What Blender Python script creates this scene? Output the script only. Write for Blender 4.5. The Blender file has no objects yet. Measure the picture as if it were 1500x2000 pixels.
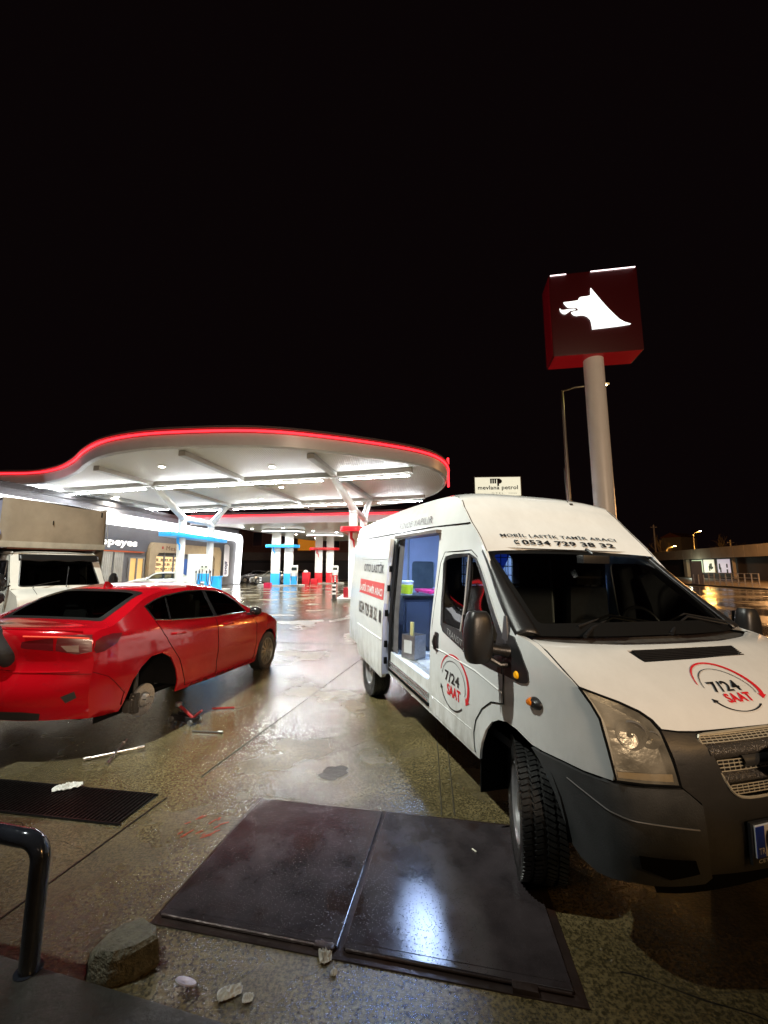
import bpy, bmesh, random
from math import *
from mathutils import Vector, Matrix
from mathutils.geometry import delaunay_2d_cdt
random.seed(11)
S=bpy.context.scene; COL=S.collection
# ---------------------------------------------------------------- camera, sky, exposure
cam=bpy.data.cameras.new('camera'); co=bpy.data.objects.new('camera',cam); COL.objects.link(co)
co.location=(0,0,1.70); co.rotation_euler=(radians(90)+atan(110/780),0,0)
cam.sensor_fit='HORIZONTAL'; cam.sensor_width=36; cam.lens=36*780/1500; cam.clip_start=.05; cam.clip_end=2000
S.camera=co
W=bpy.data.worlds.new('World'); S.world=W; W.use_nodes=True
bg=W.node_tree.nodes['Background']; bg.inputs[0].default_value=(.85,.42,.5,1); bg.inputs[1].default_value=.0030
S.view_settings.view_transform='Standard'; S.view_settings.look='None'; S.view_settings.exposure=0; S.view_settings.gamma=1
S.cycles.use_denoising=True; S.cycles.max_bounces=8; S.cycles.transparent_max_bounces=16; S.cycles.sample_clamp_indirect=6
def light(name,kind,loc,power,col,size=.1,rot=None,spot=None,blend=.5):
    l=bpy.data.lights.new(name,kind); l.energy=power; l.color=col
    if kind!='SUN': l.shadow_soft_size=size
    if spot: l.spot_size=radians(spot); l.spot_blend=blend
    o=bpy.data.objects.new(name,l); COL.objects.link(o); o.location=loc
    if rot: o.rotation_euler=rot
    return o
def aim(o,t): o.rotation_euler=(Vector(t)-o.location).to_track_quat('-Z','Y').to_euler()
# lamps of the place that stand outside the frame
aim(light('yard_floodlight','SPOT',(-6.6,1.0,12.5),18500,(.97,1,.90),.12,(0,0,0),47,1),(.2,7.2,0))
light('street_light_source','POINT',(6.5,-14,6.0),10500,(1,.74,.52),.9)
light('sodium_light_source','POINT',(10.5,-5.5,5.5),1100,(1,.56,.20),.25)
light('road_light_source','SPOT',(28,24,10),6500,(1,.45,.12),.2,(0,0,0),120,.7)
light('road_light_source','POINT',(39.5,39,9),9500,(1,.48,.17),.3)
aim(light('yard_floodlight','SPOT',(-7.2,1.3,12.5),8000,(.97,1,.92),.12,(0,0,0),34,1),(-6.6,8.2,1.2))
# ---------------------------------------------------------------- materials
MC={}
def mat(name,col,rough=.5,metal=0,coat=0,emis=None,estr=0,bump=0,bscale=60,cvar=0,cscale=4,rvar=0,spec=.5,beads=0,stripes=None,rust=None,dirt=0):
    if name in MC: return MC[name]
    m=bpy.data.materials.new(name); m.use_nodes=True; nt=m.node_tree; b=nt.nodes['Principled BSDF']; N=nt.nodes; L=nt.links
    b.inputs['Base Color'].default_value=(*col,1); b.inputs['Roughness'].default_value=rough; b.inputs['Metallic'].default_value=metal
    b.inputs['Coat Weight'].default_value=coat; b.inputs['Coat Roughness'].default_value=.06; b.inputs['Specular IOR Level'].default_value=spec
    if emis: b.inputs['Emission Color'].default_value=(*emis,1); b.inputs['Emission Strength'].default_value=estr
    tc=N.new('ShaderNodeTexCoord'); co=tc.outputs['Object']
    if cvar or rvar or rust:
        n=N.new('ShaderNodeTexNoise'); n.inputs['Scale'].default_value=cscale; n.inputs['Detail'].default_value=6; n.inputs['Roughness'].default_value=.65; L.new(co,n.inputs['Vector'])
        if cvar:
            mx=N.new('ShaderNodeMix'); mx.data_type='RGBA'; mx.inputs['A'].default_value=(*[c*(1-cvar) for c in col],1); mx.inputs['B'].default_value=(*[min(1,c*(1+cvar*.6)) for c in col],1)
            r=N.new('ShaderNodeMapRange'); r.inputs[1].default_value=.3; r.inputs[2].default_value=.7; L.new(n.outputs[0],r.inputs[0]); L.new(r.outputs[0],mx.inputs['Factor']); L.new(mx.outputs['Result'],b.inputs['Base Color'])
            last=mx.outputs['Result']
            if rust:
                n2=N.new('ShaderNodeTexNoise'); n2.inputs['Scale'].default_value=cscale*.6; n2.inputs['Detail'].default_value=8; L.new(co,n2.inputs['Vector'])
                r2=N.new('ShaderNodeMapRange'); r2.inputs[1].default_value=.55; r2.inputs[2].default_value=.68; L.new(n2.outputs[0],r2.inputs[0])
                m2=N.new('ShaderNodeMix'); m2.data_type='RGBA'; m2.inputs['B'].default_value=(*rust,1); L.new(last,m2.inputs['A']); L.new(r2.outputs[0],m2.inputs['Factor']); L.new(m2.outputs['Result'],b.inputs['Base Color'])
        if rvar:
            r=N.new('ShaderNodeMapRange'); r.inputs[1].default_value=.35; r.inputs[2].default_value=.65; r.inputs[3].default_value=max(.03,rough-rvar); r.inputs[4].default_value=rough+rvar; L.new(n.outputs[0],r.inputs[0]); L.new(r.outputs[0],b.inputs['Roughness'])
    if dirt:
        # road spray low on the bodywork, in blotches
        sx=N.new('ShaderNodeSeparateXYZ'); L.new(co,sx.inputs[0]); r=N.new('ShaderNodeMapRange'); r.interpolation_type='SMOOTHSTEP'; r.inputs[1].default_value=.95; r.inputs[2].default_value=.35; L.new(sx.outputs[2],r.inputs[0])
        n=N.new('ShaderNodeTexNoise'); n.inputs['Scale'].default_value=7; n.inputs['Detail'].default_value=8; n.inputs['Roughness'].default_value=.7; mp=N.new('ShaderNodeMapping'); mp.inputs['Scale'].default_value=(1,1,.35); L.new(co,mp.inputs[0]); L.new(mp.outputs[0],n.inputs['Vector'])
        r2=N.new('ShaderNodeMapRange'); r2.inputs[1].default_value=.38; r2.inputs[2].default_value=.72; L.new(n.outputs[0],r2.inputs[0])
        a_=N.new('ShaderNodeMath'); a_.operation='ADD'; a_.inputs[1].default_value=.10; L.new(r.outputs[0],a_.inputs[0])
        ml=N.new('ShaderNodeMath'); ml.operation='MULTIPLY'; L.new(a_.outputs[0],ml.inputs[0]); L.new(r2.outputs[0],ml.inputs[1]); m3=N.new('ShaderNodeMath'); m3.operation='MULTIPLY'; m3.inputs[1].default_value=dirt; L.new(ml.outputs[0],m3.inputs[0])
        md=N.new('ShaderNodeMix'); md.data_type='RGBA'; md.inputs['B'].default_value=(.16,.14,.10,1); src=b.inputs['Base Color'].links[0].from_socket if b.inputs['Base Color'].links else None
        if src: L.new(src,md.inputs['A'])
        else: md.inputs['A'].default_value=(*col,1)
        L.new(m3.outputs[0],md.inputs['Factor']); L.new(md.outputs['Result'],b.inputs['Base Color'])
    h=None
    if bump:
        n=N.new('ShaderNodeTexNoise'); n.inputs['Scale'].default_value=bscale; n.inputs['Detail'].default_value=4; L.new(co,n.inputs['Vector'])
        bp=N.new('ShaderNodeBump'); bp.inputs['Strength'].default_value=bump; bp.inputs['Distance'].default_value=.01; L.new(n.outputs[0],bp.inputs['Height']); h=bp
    if beads:
        v=N.new('ShaderNodeTexVoronoi'); v.inputs['Scale'].default_value=95; v.inputs['Randomness'].default_value=1; L.new(co,v.inputs['Vector'])
        r=N.new('ShaderNodeMapRange'); r.interpolation_type='SMOOTHSTEP'; r.inputs[1].default_value=.10; r.inputs[2].default_value=.28; r.inputs[3].default_value=1; r.inputs[4].default_value=0; L.new(v.outputs['Distance'],r.inputs[0])
        bp=N.new('ShaderNodeBump'); bp.inputs['Strength'].default_value=beads; bp.inputs['Distance'].default_value=.0012; L.new(r.outputs[0],bp.inputs['Height'])
        if h: L.new(h.outputs[0],bp.inputs['Normal'])
        h=bp
    if stripes:
        ax,sc,st=stripes; wv=N.new('ShaderNodeTexWave'); wv.bands_direction=ax; wv.inputs['Scale'].default_value=sc; L.new(co,wv.inputs['Vector'])
        bp=N.new('ShaderNodeBump'); bp.inputs['Strength'].default_value=st; bp.inputs['Distance'].default_value=.05; L.new(wv.outputs[1],bp.inputs['Height']); h=bp
    if h:
        L.new(h.outputs[0],b.inputs['Normal'])
        if coat: L.new(h.outputs[0],b.inputs['Coat Normal'])
    MC[name]=m; return m
def glass(name,tint=(.5,.5,.5),rough=.02,milk=0):
    if name in MC: return MC[name]
    m=bpy.data.materials.new(name); m.use_nodes=True; nt=m.node_tree; N=nt.nodes; L=nt.links; N.remove(N['Principled BSDF'])
    t=N.new('ShaderNodeBsdfTransparent'); t.inputs[0].default_value=(*tint,1)
    g=N.new('ShaderNodeBsdfGlossy'); g.inputs['Roughness'].default_value=rough
    f=N.new('ShaderNodeFresnel'); f.inputs[0].default_value=1.5
    mx=N.new('ShaderNodeMixShader'); L.new(f.outputs[0],mx.inputs[0])
    if milk:
        d=N.new('ShaderNodeBsdfDiffuse'); d.inputs[0].default_value=(.6,.56,.46,1); m2=N.new('ShaderNodeMixShader'); m2.inputs[0].default_value=milk
        tc=N.new('ShaderNodeTexCoord'); n=N.new('ShaderNodeTexNoise'); n.inputs['Scale'].default_value=9; L.new(tc.outputs['Object'],n.inputs['Vector'])
        r=N.new('ShaderNodeMapRange'); r.inputs[1].default_value=.35; r.inputs[2].default_value=.7; r.inputs[3].default_value=milk*.5; r.inputs[4].default_value=milk*1.5; L.new(n.outputs[0],r.inputs[0]); L.new(r.outputs[0],m2.inputs[0])
        L.new(t.outputs[0],m2.inputs[1]); L.new(d.outputs[0],m2.inputs[2]); L.new(m2.outputs[0],mx.inputs[1])
    else: L.new(t.outputs[0],mx.inputs[1])
    L.new(g.outputs[0],mx.inputs[2]); L.new(mx.outputs[0],N['Material Output'].inputs[0]); MC[name]=m; return m
def emit(name,col,s): return mat(name,tuple(c*.5 for c in col),.5,emis=col,estr=s)
# ---------------------------------------------------------------- mesh helpers
def thing(name,label,cat,loc=(0,0,0),rot=0,group=None):
    o=bpy.data.objects.new(name,None); COL.objects.link(o); o.location=loc; o.empty_display_size=.2
    o.rotation_euler=rot if isinstance(rot,tuple) else (0,0,rot)
    return tag(o,label,cat,group)
def tag(o,label,cat,group=None):
    o['label']=label; o['category']=cat
    if group: o['group']=group
    return o
class MB:
    def __init__(s): s.v=[]; s.f=[]
    def add(s,v,f,M=None):
        n=len(s.v); s.v+= [tuple(M@Vector(p)) for p in v] if M else [tuple(p) for p in v]; s.f+=[tuple(i+n for i in q) for q in f]; return s
    def box(s,c,d,rot=0,taper=1,M=None):
        x,y,z=[a/2 for a in d]; t=taper
        v=[(-x,-y,-z),(x,-y,-z),(x,y,-z),(-x,y,-z),(-x*t,-y*t,z),(x*t,-y*t,z),(x*t,y*t,z),(-x*t,y*t,z)]
        R=Matrix.Translation(c)@Matrix.Rotation(rot,4,'Z')
        if M: R=M@R
        return s.add(v,[(0,3,2,1),(4,5,6,7),(0,1,5,4),(1,2,6,5),(2,3,7,6),(3,0,4,7)],R)
    def cyl(s,a,b,r,r2=None,n=16,caps=True):
        a=Vector(a);b=Vector(b); q=(b-a).to_track_quat('Z','Y').to_matrix().to_4x4(); r2=r if r2 is None else r2; L=(b-a).length
        v=[(r*cos(2*pi*i/n),r*sin(2*pi*i/n),0) for i in range(n)]+[(r2*cos(2*pi*i/n),r2*sin(2*pi*i/n),L) for i in range(n)]
        f=[(i,(i+1)%n,n+(i+1)%n,n+i) for i in range(n)]
        if caps: f+=[tuple(range(n-1,-1,-1)),tuple(range(n,2*n))]
        return s.add(v,f,Matrix.Translation(a)@q)
    def tube(s,pts,r,n=10,closed=False,caps=True):
        P=[Vector(p) for p in pts]; m=len(P); rr=r if isinstance(r,(list,tuple)) else [r]*m
        base=len(s.v); up=None
        for i,p in enumerate(P):
            if closed: t=P[(i+1)%m]-P[i-1]
            else: t=P[min(i+1,m-1)]-P[max(i-1,0)]
            t.normalize()
            if up is None: up=Vector((0,0,1)) if abs(t.z)<.9 else Vector((1,0,0))
            sd=t.cross(up).normalized(); up=sd.cross(t).normalized()
            for j in range(n):
                a=2*pi*j/n; s.v.append(tuple(p+rr[i]*(cos(a)*sd+sin(a)*up)))
        for i in range(m if closed else m-1):
            for j in range(n):
                a=base+i*n;b=base+((i+1)%m)*n; s.f.append((a+j,a+(j+1)%n,b+(j+1)%n,b+j))
        if caps and not closed: s.f+=[tuple(base+j for j in range(n)),tuple(base+(m-1)*n+j for j in reversed(range(n)))]
        return s
    def lathe(s,prof,n=32,M=None,closed=False):
        # profile (radius, axial) spun round local Y
        v=[];m=len(prof)
        for i in range(n):
            a=2*pi*i/n
            for r,y in prof: v.append((r*cos(a),y,r*sin(a)))
        f=[]
        for i in range(n):
            for j in range(m if closed else m-1): f.append((i*m+j,((i+1)%n)*m+j,((i+1)%n)*m+(j+1)%m,i*m+(j+1)%m))
        return s.add(v,f,M)
    def prism(s,poly,z0,z1,M=None):
        n=len(poly); v=[(x,y,z0) for x,y in poly]+[(x,y,z1) for x,y in poly]
        f=[tuple(range(n-1,-1,-1)),tuple(range(n,2*n))]+[(i,(i+1)%n,n+(i+1)%n,n+i) for i in range(n)]
        return s.add(v,f,M)
    def grid(s,fn,nu,nv,M=None):
        v=[fn(i/nu,j/nv) for i in range(nu+1) for j in range(nv+1)]
        return s.add(v,[(i*(nv+1)+j,(i+1)*(nv+1)+j,(i+1)*(nv+1)+j+1,i*(nv+1)+j+1) for i in range(nu) for j in range(nv)],M)
    def build(s,name,m,parent=None,smooth=35,bevel=0,solid=0,recalc=True,merge=0):
        me=bpy.data.meshes.new(name); me.from_pydata(s.v,[],s.f); me.update()
        b=bmesh.new(); b.from_mesh(me)
        if merge: bmesh.ops.remove_doubles(b,verts=b.verts,dist=merge)
        if recalc: bmesh.ops.recalc_face_normals(b,faces=b.faces)
        if bevel:
            ed=[e for e in b.edges if len(e.link_faces)==2 and e.calc_face_angle(0)>.6]
            bmesh.ops.bevel(b,geom=ed,offset=bevel,segments=2,affect='EDGES',profile=.7,clamp_overlap=True)
        b.to_mesh(me); b.free()
        if smooth:
            me.polygons.foreach_set('use_smooth',[True]*len(me.polygons)); me.set_sharp_from_angle(angle=radians(smooth))
        me.materials.append(m)
        o=bpy.data.objects.new(name,me); COL.objects.link(o)
        if parent: o.parent=parent
        if solid:
            md=o.modifiers.new('s','SOLIDIFY'); md.thickness=solid; md.offset=-1
        return o
def struct(o): o['kind']='structure'; return o
def inpoly(x,y,p):
    c=False;n=len(p);j=n-1
    for i in range(n):
        if (p[i][1]>y)!=(p[j][1]>y) and x<(p[j][0]-p[i][0])*(y-p[i][1])/(p[j][1]-p[i][1]+1e-12)+p[i][0]: c=not c
        j=i
    return c
def dens(p,sx,sy):
    o=[]
    for i in range(len(p)):
        a=p[i];b=p[(i+1)%len(p)]; n=max(1,int(ceil(max(abs(b[0]-a[0])/sx,abs(b[1]-a[1])/sy)))); o+=[(a[0]+(b[0]-a[0])*k/n,a[1]+(b[1]-a[1])*k/n) for k in range(n)]
    return o
def rnd(p,r=.3,n=4):
    # round the corners of a polygon
    o=[];m=len(p)
    for i in range(m):
        a=Vector(p[i-1]);b=Vector(p[i]);c=Vector(p[(i+1)%m]); la=(a-b).length;lc=(c-b).length; d=min(r,la*.45,lc*.45)
        s=b+(a-b).normalized()*d;e=b+(c-b).normalized()*d
        for k in range(n+1):
            t=k/n; q=s.lerp(b,t).lerp(b.lerp(e,t),t); o.append((q.x,q.y))
    return o
def panel(mb,outline,fn,holes=(),step=(.06,.06),thick=0,flip=1):
    sx,sy=step; V=[];E=[]
    loops=[dens(outline,sx,sy)]+[dens(h,sx,sy) for h in holes]
    for lp in loops:
        n=len(V); V+=lp; E+=[(n+i,n+(i+1)%len(lp)) for i in range(len(lp))]
    x0=min(p[0] for p in outline);x1=max(p[0] for p in outline);y0=min(p[1] for p in outline);y1=max(p[1] for p in outline)
    # grid points kept a little away from the loops
    nb={}
    for p in V: nb.setdefault((int(p[0]/sx),int(p[1]/sy)),[]).append(p)
    i=0
    for gx in range(int(x0/sx)-1,int(x1/sx)+2):
        for gy in range(int(y0/sy)-1,int(y1/sy)+2):
            x=gx*sx+.37*sx;y=gy*sy+(.41 if gx%2 else .9)*sy
            if not inpoly(x,y,loops[0]) or any(inpoly(x,y,h) for h in loops[1:]): continue
            cx,cy=int(x/sx),int(y/sy); ok=True
            for a in(-1,0,1):
                for b in(-1,0,1):
                    for p in nb.get((cx+a,cy+b),()):
                        if ((p[0]-x)/sx)**2+((p[1]-y)/sy)**2<.16: ok=False
            if ok: V.append((x,y))
    r=delaunay_2d_cdt([Vector(p) for p in V],E,[],0,1e-6); vo,fo=r[0],r[2]
    F=[]
    for t in fo:
        x=sum(vo[i].x for i in t)/3;y=sum(vo[i].y for i in t)/3
        if inpoly(x,y,loops[0]) and not any(inpoly(x,y,h) for h in loops[1:]): F.append(tuple(t))
    P=[Vector(fn(p.x,p.y)) for p in vo]
    if not thick: mb.add(P,F); return mb
    Nn=[Vector() for _ in P]; flip=None
    for t in F:
        n=(P[t[1]]-P[t[0]]).cross(P[t[2]]-P[t[0]])
        for i in t: Nn[i]+=n
    # the skin grows inward, toward the middle of the vehicle
    A=sum(Nn,Vector()); G=sum(P,Vector())/len(P); flip=1 if A.dot(G-Vector((max(-3,min(-.9,G.x if abs(A.y)>A.length*.8 else -1.3)),0,.7)))>0 else -1
    Q=[p-(n.normalized() if n.length>0 else n)*thick*flip for p,n in zip(P,Nn)]
    n=len(P); ec={}
    for t in F:
        for a,b in((t[0],t[1]),(t[1],t[2]),(t[2],t[0])): ec[(a,b)]=1
    side=[(a,b,b+n,a+n) for (a,b) in ec if (b,a) not in ec]
    mb.add(P+Q,F+[tuple(i+n for i in reversed(t)) for t in F]+side); return mb
def text(body,fn,name,m,parent=None,bold=.0,box=None,res=3,thick=0):
    # lettering mesh; its bounding box is mapped to 0..1 x 0..1 and laid on a surface by fn(s,t)
    c=bpy.data.curves.new(name,'FONT'); c.body=body; c.size=1; c.offset=bold; c.resolution_u=res; c.space_character=1.05
    o=bpy.data.objects.new(name,c); COL.objects.link(o); dg=bpy.context.evaluated_depsgraph_get(); dg.update()
    me=bpy.data.meshes.new_from_object(o.evaluated_get(dg)); bpy.data.objects.remove(o); bpy.data.curves.remove(c)
    b=bmesh.new(); b.from_mesh(me); bpy.data.meshes.remove(me)
    bmesh.ops.remove_doubles(b,verts=b.verts,dist=1e-5)
    if box is None: box=(min(v.co.x for v in b.verts),max(v.co.x for v in b.verts),min(v.co.y for v in b.verts),max(v.co.y for v in b.verts))
    for _ in range(2):
        lim=(box[1]-box[0])/12; ed=[e for e in b.edges if e.calc_length()>lim]
        if ed: bmesh.ops.subdivide_edges(b,edges=ed,cuts=1)
        bmesh.ops.triangulate(b,faces=b.faces)
    for v in b.verts: v.co=Vector(fn((v.co.x-box[0])/(box[1]-box[0]),(v.co.y-box[2])/(box[3]-box[2])))
    if thick:
        r=bmesh.ops.solidify(b,geom=b.faces[:],thickness=thick)
    me=bpy.data.meshes.new(name); b.to_mesh(me); b.free(); me.materials.append(m)
    q=bpy.data.objects.new(name,me); COL.objects.link(q)
    if parent: q.parent=parent
    return q
def flat(p0,ux,uz):
    p0=Vector(p0);ux=Vector(ux);uz=Vector(uz)
    return lambda s,t: p0+ux*s+uz*t
def copy_tree(o,parent=None,mats=None):
    c=o.copy(); COL.objects.link(c)
    if parent: c.parent=parent
    for ch in list(o.children): copy_tree(ch,c)
    return c

def lerp(a,b,t): return a+(b-a)*t
def interp(x,xs,ys):
    if x<=xs[0]: return ys[0]
    for i in range(1,len(xs)):
        if x<=xs[i]: return ys[i-1]+(ys[i]-ys[i-1])*(x-xs[i-1])/(xs[i]-xs[i-1])
    return ys[-1]
def sm(t):
    t=min(1,max(0,t)); return t*t*(3-2*t)
def van_w(x,z):
    w=interp(z,[0,.35,.5,1.1,2.04,2.2,2.32,2.42],[.94,.955,.975,.975,.905,.87,.81,.70])
    if x>-.3: w-=.14*((x+.3)/1.2)**2
    w-=.11*sm((x+1.3)/.8)*sm((z-1.1)/.7)
    return w
def car_w(x,z):
    w=interp(z,[0,.2,.32,.55,.75,.95,1.38,1.45],[.84,.86,.895,.91,.905,.88,.62,.55])
    if x>-.2: w-=.16*((x+.2)/1.05)**2
    if x<-2.5: w-=.11*((-2.5-x)/1.2)**2
    if x<-3.15: w-=.06*((-3.15-x)/.23)**2
    if x>.35: w-=.05*((x-.35)/.25)**2
    return w
def cr(p,t):   # Catmull-Rom through a list of tuples
    n=len(p)-1; t=min(max(t,0),n-1e-9); i=int(t); f=t-i
    a,b,c,d=p[max(i-1,0)],p[i],p[i+1],p[min(i+2,n)]
    return [.5*((2*B)+(C-A)*f+(2*A-5*B+4*C-D)*f*f+(3*B-A-3*C+D)*f**3) for A,B,C,D in zip(a,b,c,d)]
def loft(st,w,px=3,pz=6):
    # st: (edge x, edge z, centre x, centre z) along the length; u in -1..1 across
    def T(k,u,off=0):
        xe,ze,xc,zc=cr(st,k); a=abs(u)
        return (lerp(xe,xc,1-a**px), u*w(xe,ze), lerp(ze,zc,1-a**pz))
    return T
VAN_NOSE=[(.70,.27,.80,.24),(.74,.45,.865,.42),(.745,.60,.875,.60),(.738,.76,.855,.76),(.71,.90,.83,.90),(.674,1.025,.765,.985),(.57,1.128,.66,1.09),(.42,1.20,.466,1.215),(.25,1.27,.33,1.272),(.10,1.30,.10,1.262)]
van_nose=loft(VAN_NOSE,van_w,3,7)
VAN_CAP=[(-.42,1.80,-.53,1.825),(-.53,1.92,-.63,1.95),(-.66,2.04,-.74,2.08),(-.80,2.18,-.86,2.23),(-.94,2.285,-1.02,2.345),(-1.3,2.315,-1.35,2.40),(-2.3,2.33,-2.3,2.42),(-3.3,2.30,-3.3,2.41),(-4.42,2.25,-4.42,2.37)]
van_cap=loft(VAN_CAP,van_w,2.5,3.5)
CAR_T=[(.50,.22,.80,.20),(.56,.42,.88,.42),(.56,.60,.86,.62),(.45,.745,.77,.76),(.0,.925,.12,.965),(-.40,1.01,-.33,1.06),(-.74,1.13,-.66,1.20),(-.90,1.26,-.88,1.33),(-1.20,1.375,-1.18,1.43),(-1.60,1.41,-1.60,1.468),(-2.0,1.405,-2.0,1.465),(-2.35,1.375,-2.38,1.435),(-2.68,1.30,-2.70,1.36),(-2.95,1.17,-2.98,1.22),(-3.18,1.06,-3.22,1.09),(-3.35,1.01,-3.60,1.05),(-3.38,.90,-3.645,.93),(-3.37,.74,-3.61,.75),(-3.38,.55,-3.67,.56),(-3.37,.40,-3.66,.42),(-3.34,.25,-3.60,.27)]
car_t=loft(CAR_T,car_w,2.6,4)
# ---------------------------------------------------------------- ground
def wet(name,c1,c2,rlo,rhi,pscale,pmin,pmax,grain,gs,broom=0):
    m=bpy.data.materials.new(name); m.use_nodes=True; nt=m.node_tree; b=nt.nodes['Principled BSDF']; N=nt.nodes; L=nt.links
    tc=N.new('ShaderNodeTexCoord'); co=tc.outputs['Object']
    def noise(s,d=5,r=.6,v=None):
        n=N.new('ShaderNodeTexNoise'); n.inputs['Scale'].default_value=s; n.inputs['Detail'].default_value=d; n.inputs['Roughness'].default_value=r; L.new(v or co,n.inputs['Vector']); return n.outputs[0]
    def mr(x,a,bb,c,d):
        r=N.new('ShaderNodeMapRange'); r.interpolation_type='SMOOTHSTEP'; r.inputs[1].default_value=a; r.inputs[2].default_value=bb; r.inputs[3].default_value=c; r.inputs[4].default_value=d; L.new(x,r.inputs[0]); return r.outputs[0]
    g=noise(gs,6,.7); big=noise(.7,6,.6); pud=noise(pscale,5,.55)
    mx=N.new('ShaderNodeMix'); mx.data_type='RGBA'; mx.inputs['A'].default_value=(*c1,1); mx.inputs['B'].default_value=(*c2,1); L.new(mr(g,.38,.62,0,1),mx.inputs['Factor'])
    m2=N.new('ShaderNodeMix'); m2.data_type='RGBA'; m2.blend_type='MULTIPLY'; m2.inputs['Factor'].default_value=1; L.new(mx.outputs['Result'],m2.inputs['A'])
    L.new(mr(big,.3,.68,.42,1.2),m2.inputs['B']); L.new(m2.outputs['Result'],b.inputs['Base Color'])
    w=mr(pud,pmin,pmax,0,1)
    mm=N.new('ShaderNodeMix'); mm.inputs['A'].default_value=rhi; mm.inputs['B'].default_value=rlo; L.new(w,mm.inputs['Factor']); L.new(mm.outputs['Result'],b.inputs['Roughness'])
    bs=N.new('ShaderNodeMix'); bs.inputs['A'].default_value=grain; bs.inputs['B'].default_value=grain*.16; L.new(w,bs.inputs['Factor'])
    bp=N.new('ShaderNodeBump'); bp.inputs['Distance'].default_value=.006; L.new(bs.outputs['Result'],bp.inputs['Strength']); L.new(g,bp.inputs['Height'])
    b2=N.new('ShaderNodeBump'); b2.inputs['Distance'].default_value=.03; b2.inputs['Strength'].default_value=.12; L.new(noise(6,3),b2.inputs['Height']); L.new(bp.outputs[0],b2.inputs['Normal'])
    last=b2
    if broom:
        mp=N.new('ShaderNodeMapping'); mp.inputs['Scale'].default_value=(4,60,1); mp.inputs['Rotation'].default_value=(0,0,radians(12)); L.new(co,mp.inputs[0])
        b3=N.new('ShaderNodeBump'); b3.inputs['Distance'].default_value=.004; b3.inputs['Strength'].default_value=broom; L.new(noise(3,3,.6,mp.outputs[0]),b3.inputs['Height']); L.new(last.outputs[0],b3.inputs['Normal']); last=b3
    L.new(last.outputs[0],b.inputs['Normal']); b.inputs['Specular IOR Level'].default_value=.7
    b.inputs['IOR'].default_value=1.45
    cw=mr(pud,pmin-.08,pmax,.35,1); L.new(cw,b.inputs['Coat Weight']); cr_=N.new('ShaderNodeMix'); cr_.inputs['A'].default_value=.20; cr_.inputs['B'].default_value=.06; L.new(w,cr_.inputs['Factor']); L.new(cr_.outputs['Result'],b.inputs['Coat Roughness'])
    b4=N.new('ShaderNodeBump'); b4.inputs['Distance'].default_value=.006; b4.inputs['Strength'].default_value=.55; L.new(noise(55,5,.65),b4.inputs['Height'])
    b5=N.new('ShaderNodeBump'); b5.inputs['Distance'].default_value=.02; b5.inputs['Strength'].default_value=.10; L.new(noise(13,4,.6),b5.inputs['Height']); L.new(b4.outputs[0],b5.inputs['Normal']); L.new(b5.outputs[0],b.inputs['Coat Normal'])
    return m
ASPH=wet('wet_asphalt',(.028,.026,.026),(.07,.062,.056),.10,.34,.35,.42,.60,.55,60)
CONC=wet('wet_concrete',(.046,.037,.017),(.180,.143,.068),.10,.34,.55,.37,.54,.95,70,.95)
def sheet(name,poly,z,m,step=None):
    b=MB(); b.add([(x,y,z) for x,y in poly],[tuple(range(len(poly)))]); return struct(b.build(name,m,smooth=0,recalc=False))
sheet('ground',[(-220,-25),(260,-25),(260,420),(-220,420)],0,ASPH)
sheet('forecourt',[(-60,-12),(5.2,-12),(4.3,3),(3.6,14),(6,62),(-60,62)],.004,CONC)
b=MB(); b.prism([(25.8,10),(30.4,33),(31.3,44),(44,115),(200,115),(60,10)],.0,.14); struct(b.build('pavement',mat('pavement_concrete',(.10,.085,.07),.45,cvar=.3,cscale=2),bevel=.02))
b=MB(); b.prism([(3.65,14),(4.35,3),(5.25,-12),(5.4,-12),(4.5,3),(3.8,14)],.0,.02); struct(b.build('kerb_strip',mat('kerb_concrete',(.2,.18,.15),.3,cvar=.3,cscale=5)))
# slab joints and the double line cut for a cable
JM=mat('joint_tar',(.012,.011,.01),.3,bump=.4)
def strip(name,a,b_,w,z=.008,m=JM):
    a=Vector(a);b_=Vector(b_); d=(b_-a).normalized(); n=Vector((-d.y,d.x))*w/2
    q=MB(); q.prism([tuple(a-n),tuple(b_-n),tuple(b_+n),tuple(a+n)],.003,z); return struct(q.build(name,m,smooth=0))
strip('slab_joint',(-1.62,3.25),(-1.9,2.1),.012); strip('slab_joint',(-1.5,3.55),(-.2,8.8),.010)
strip('cable_groove',(.60,4.9),(.40,3.03),.006,m=mat('joint_dark',(.03,.027,.02),.5)); strip('cable_groove',(.70,4.9),(.49,3.03),.006,m=mat('joint_dark',(.03,.027,.02),.5))
strip('slab_joint',(-9,10.2),(1.5,9.2),.012); strip('slab_joint',(-12,14.6),(3,13.4),.012)
# hills behind everything
def hill(name,cx,cy,wx,hz,seed):
    r=random.Random(seed); ph=[r.uniform(0,6.28) for _ in range(6)]
    def fn(u,v):
        x=(u-.5)*wx; a=sin(pi*u)**.6; h=hz*a*(.75+.25*sin(5*u+ph[0])+.08*sin(17*u+ph[1])); k=sin(pi*min(1,v*.5+.0))
        return (cx+x,cy+v*120,max(0,h*sin(v*pi/2))-.2)
    q=MB(); q.grid(fn,60,14); return struct(q.build(name,mat('hill_scrub',(.03,.028,.02),.95,bump=.6,bscale=1,cvar=.5,cscale=.05)))
hill('hill',150,190,300,26,3); hill('hill',-60,260,260,20,4)
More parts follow.
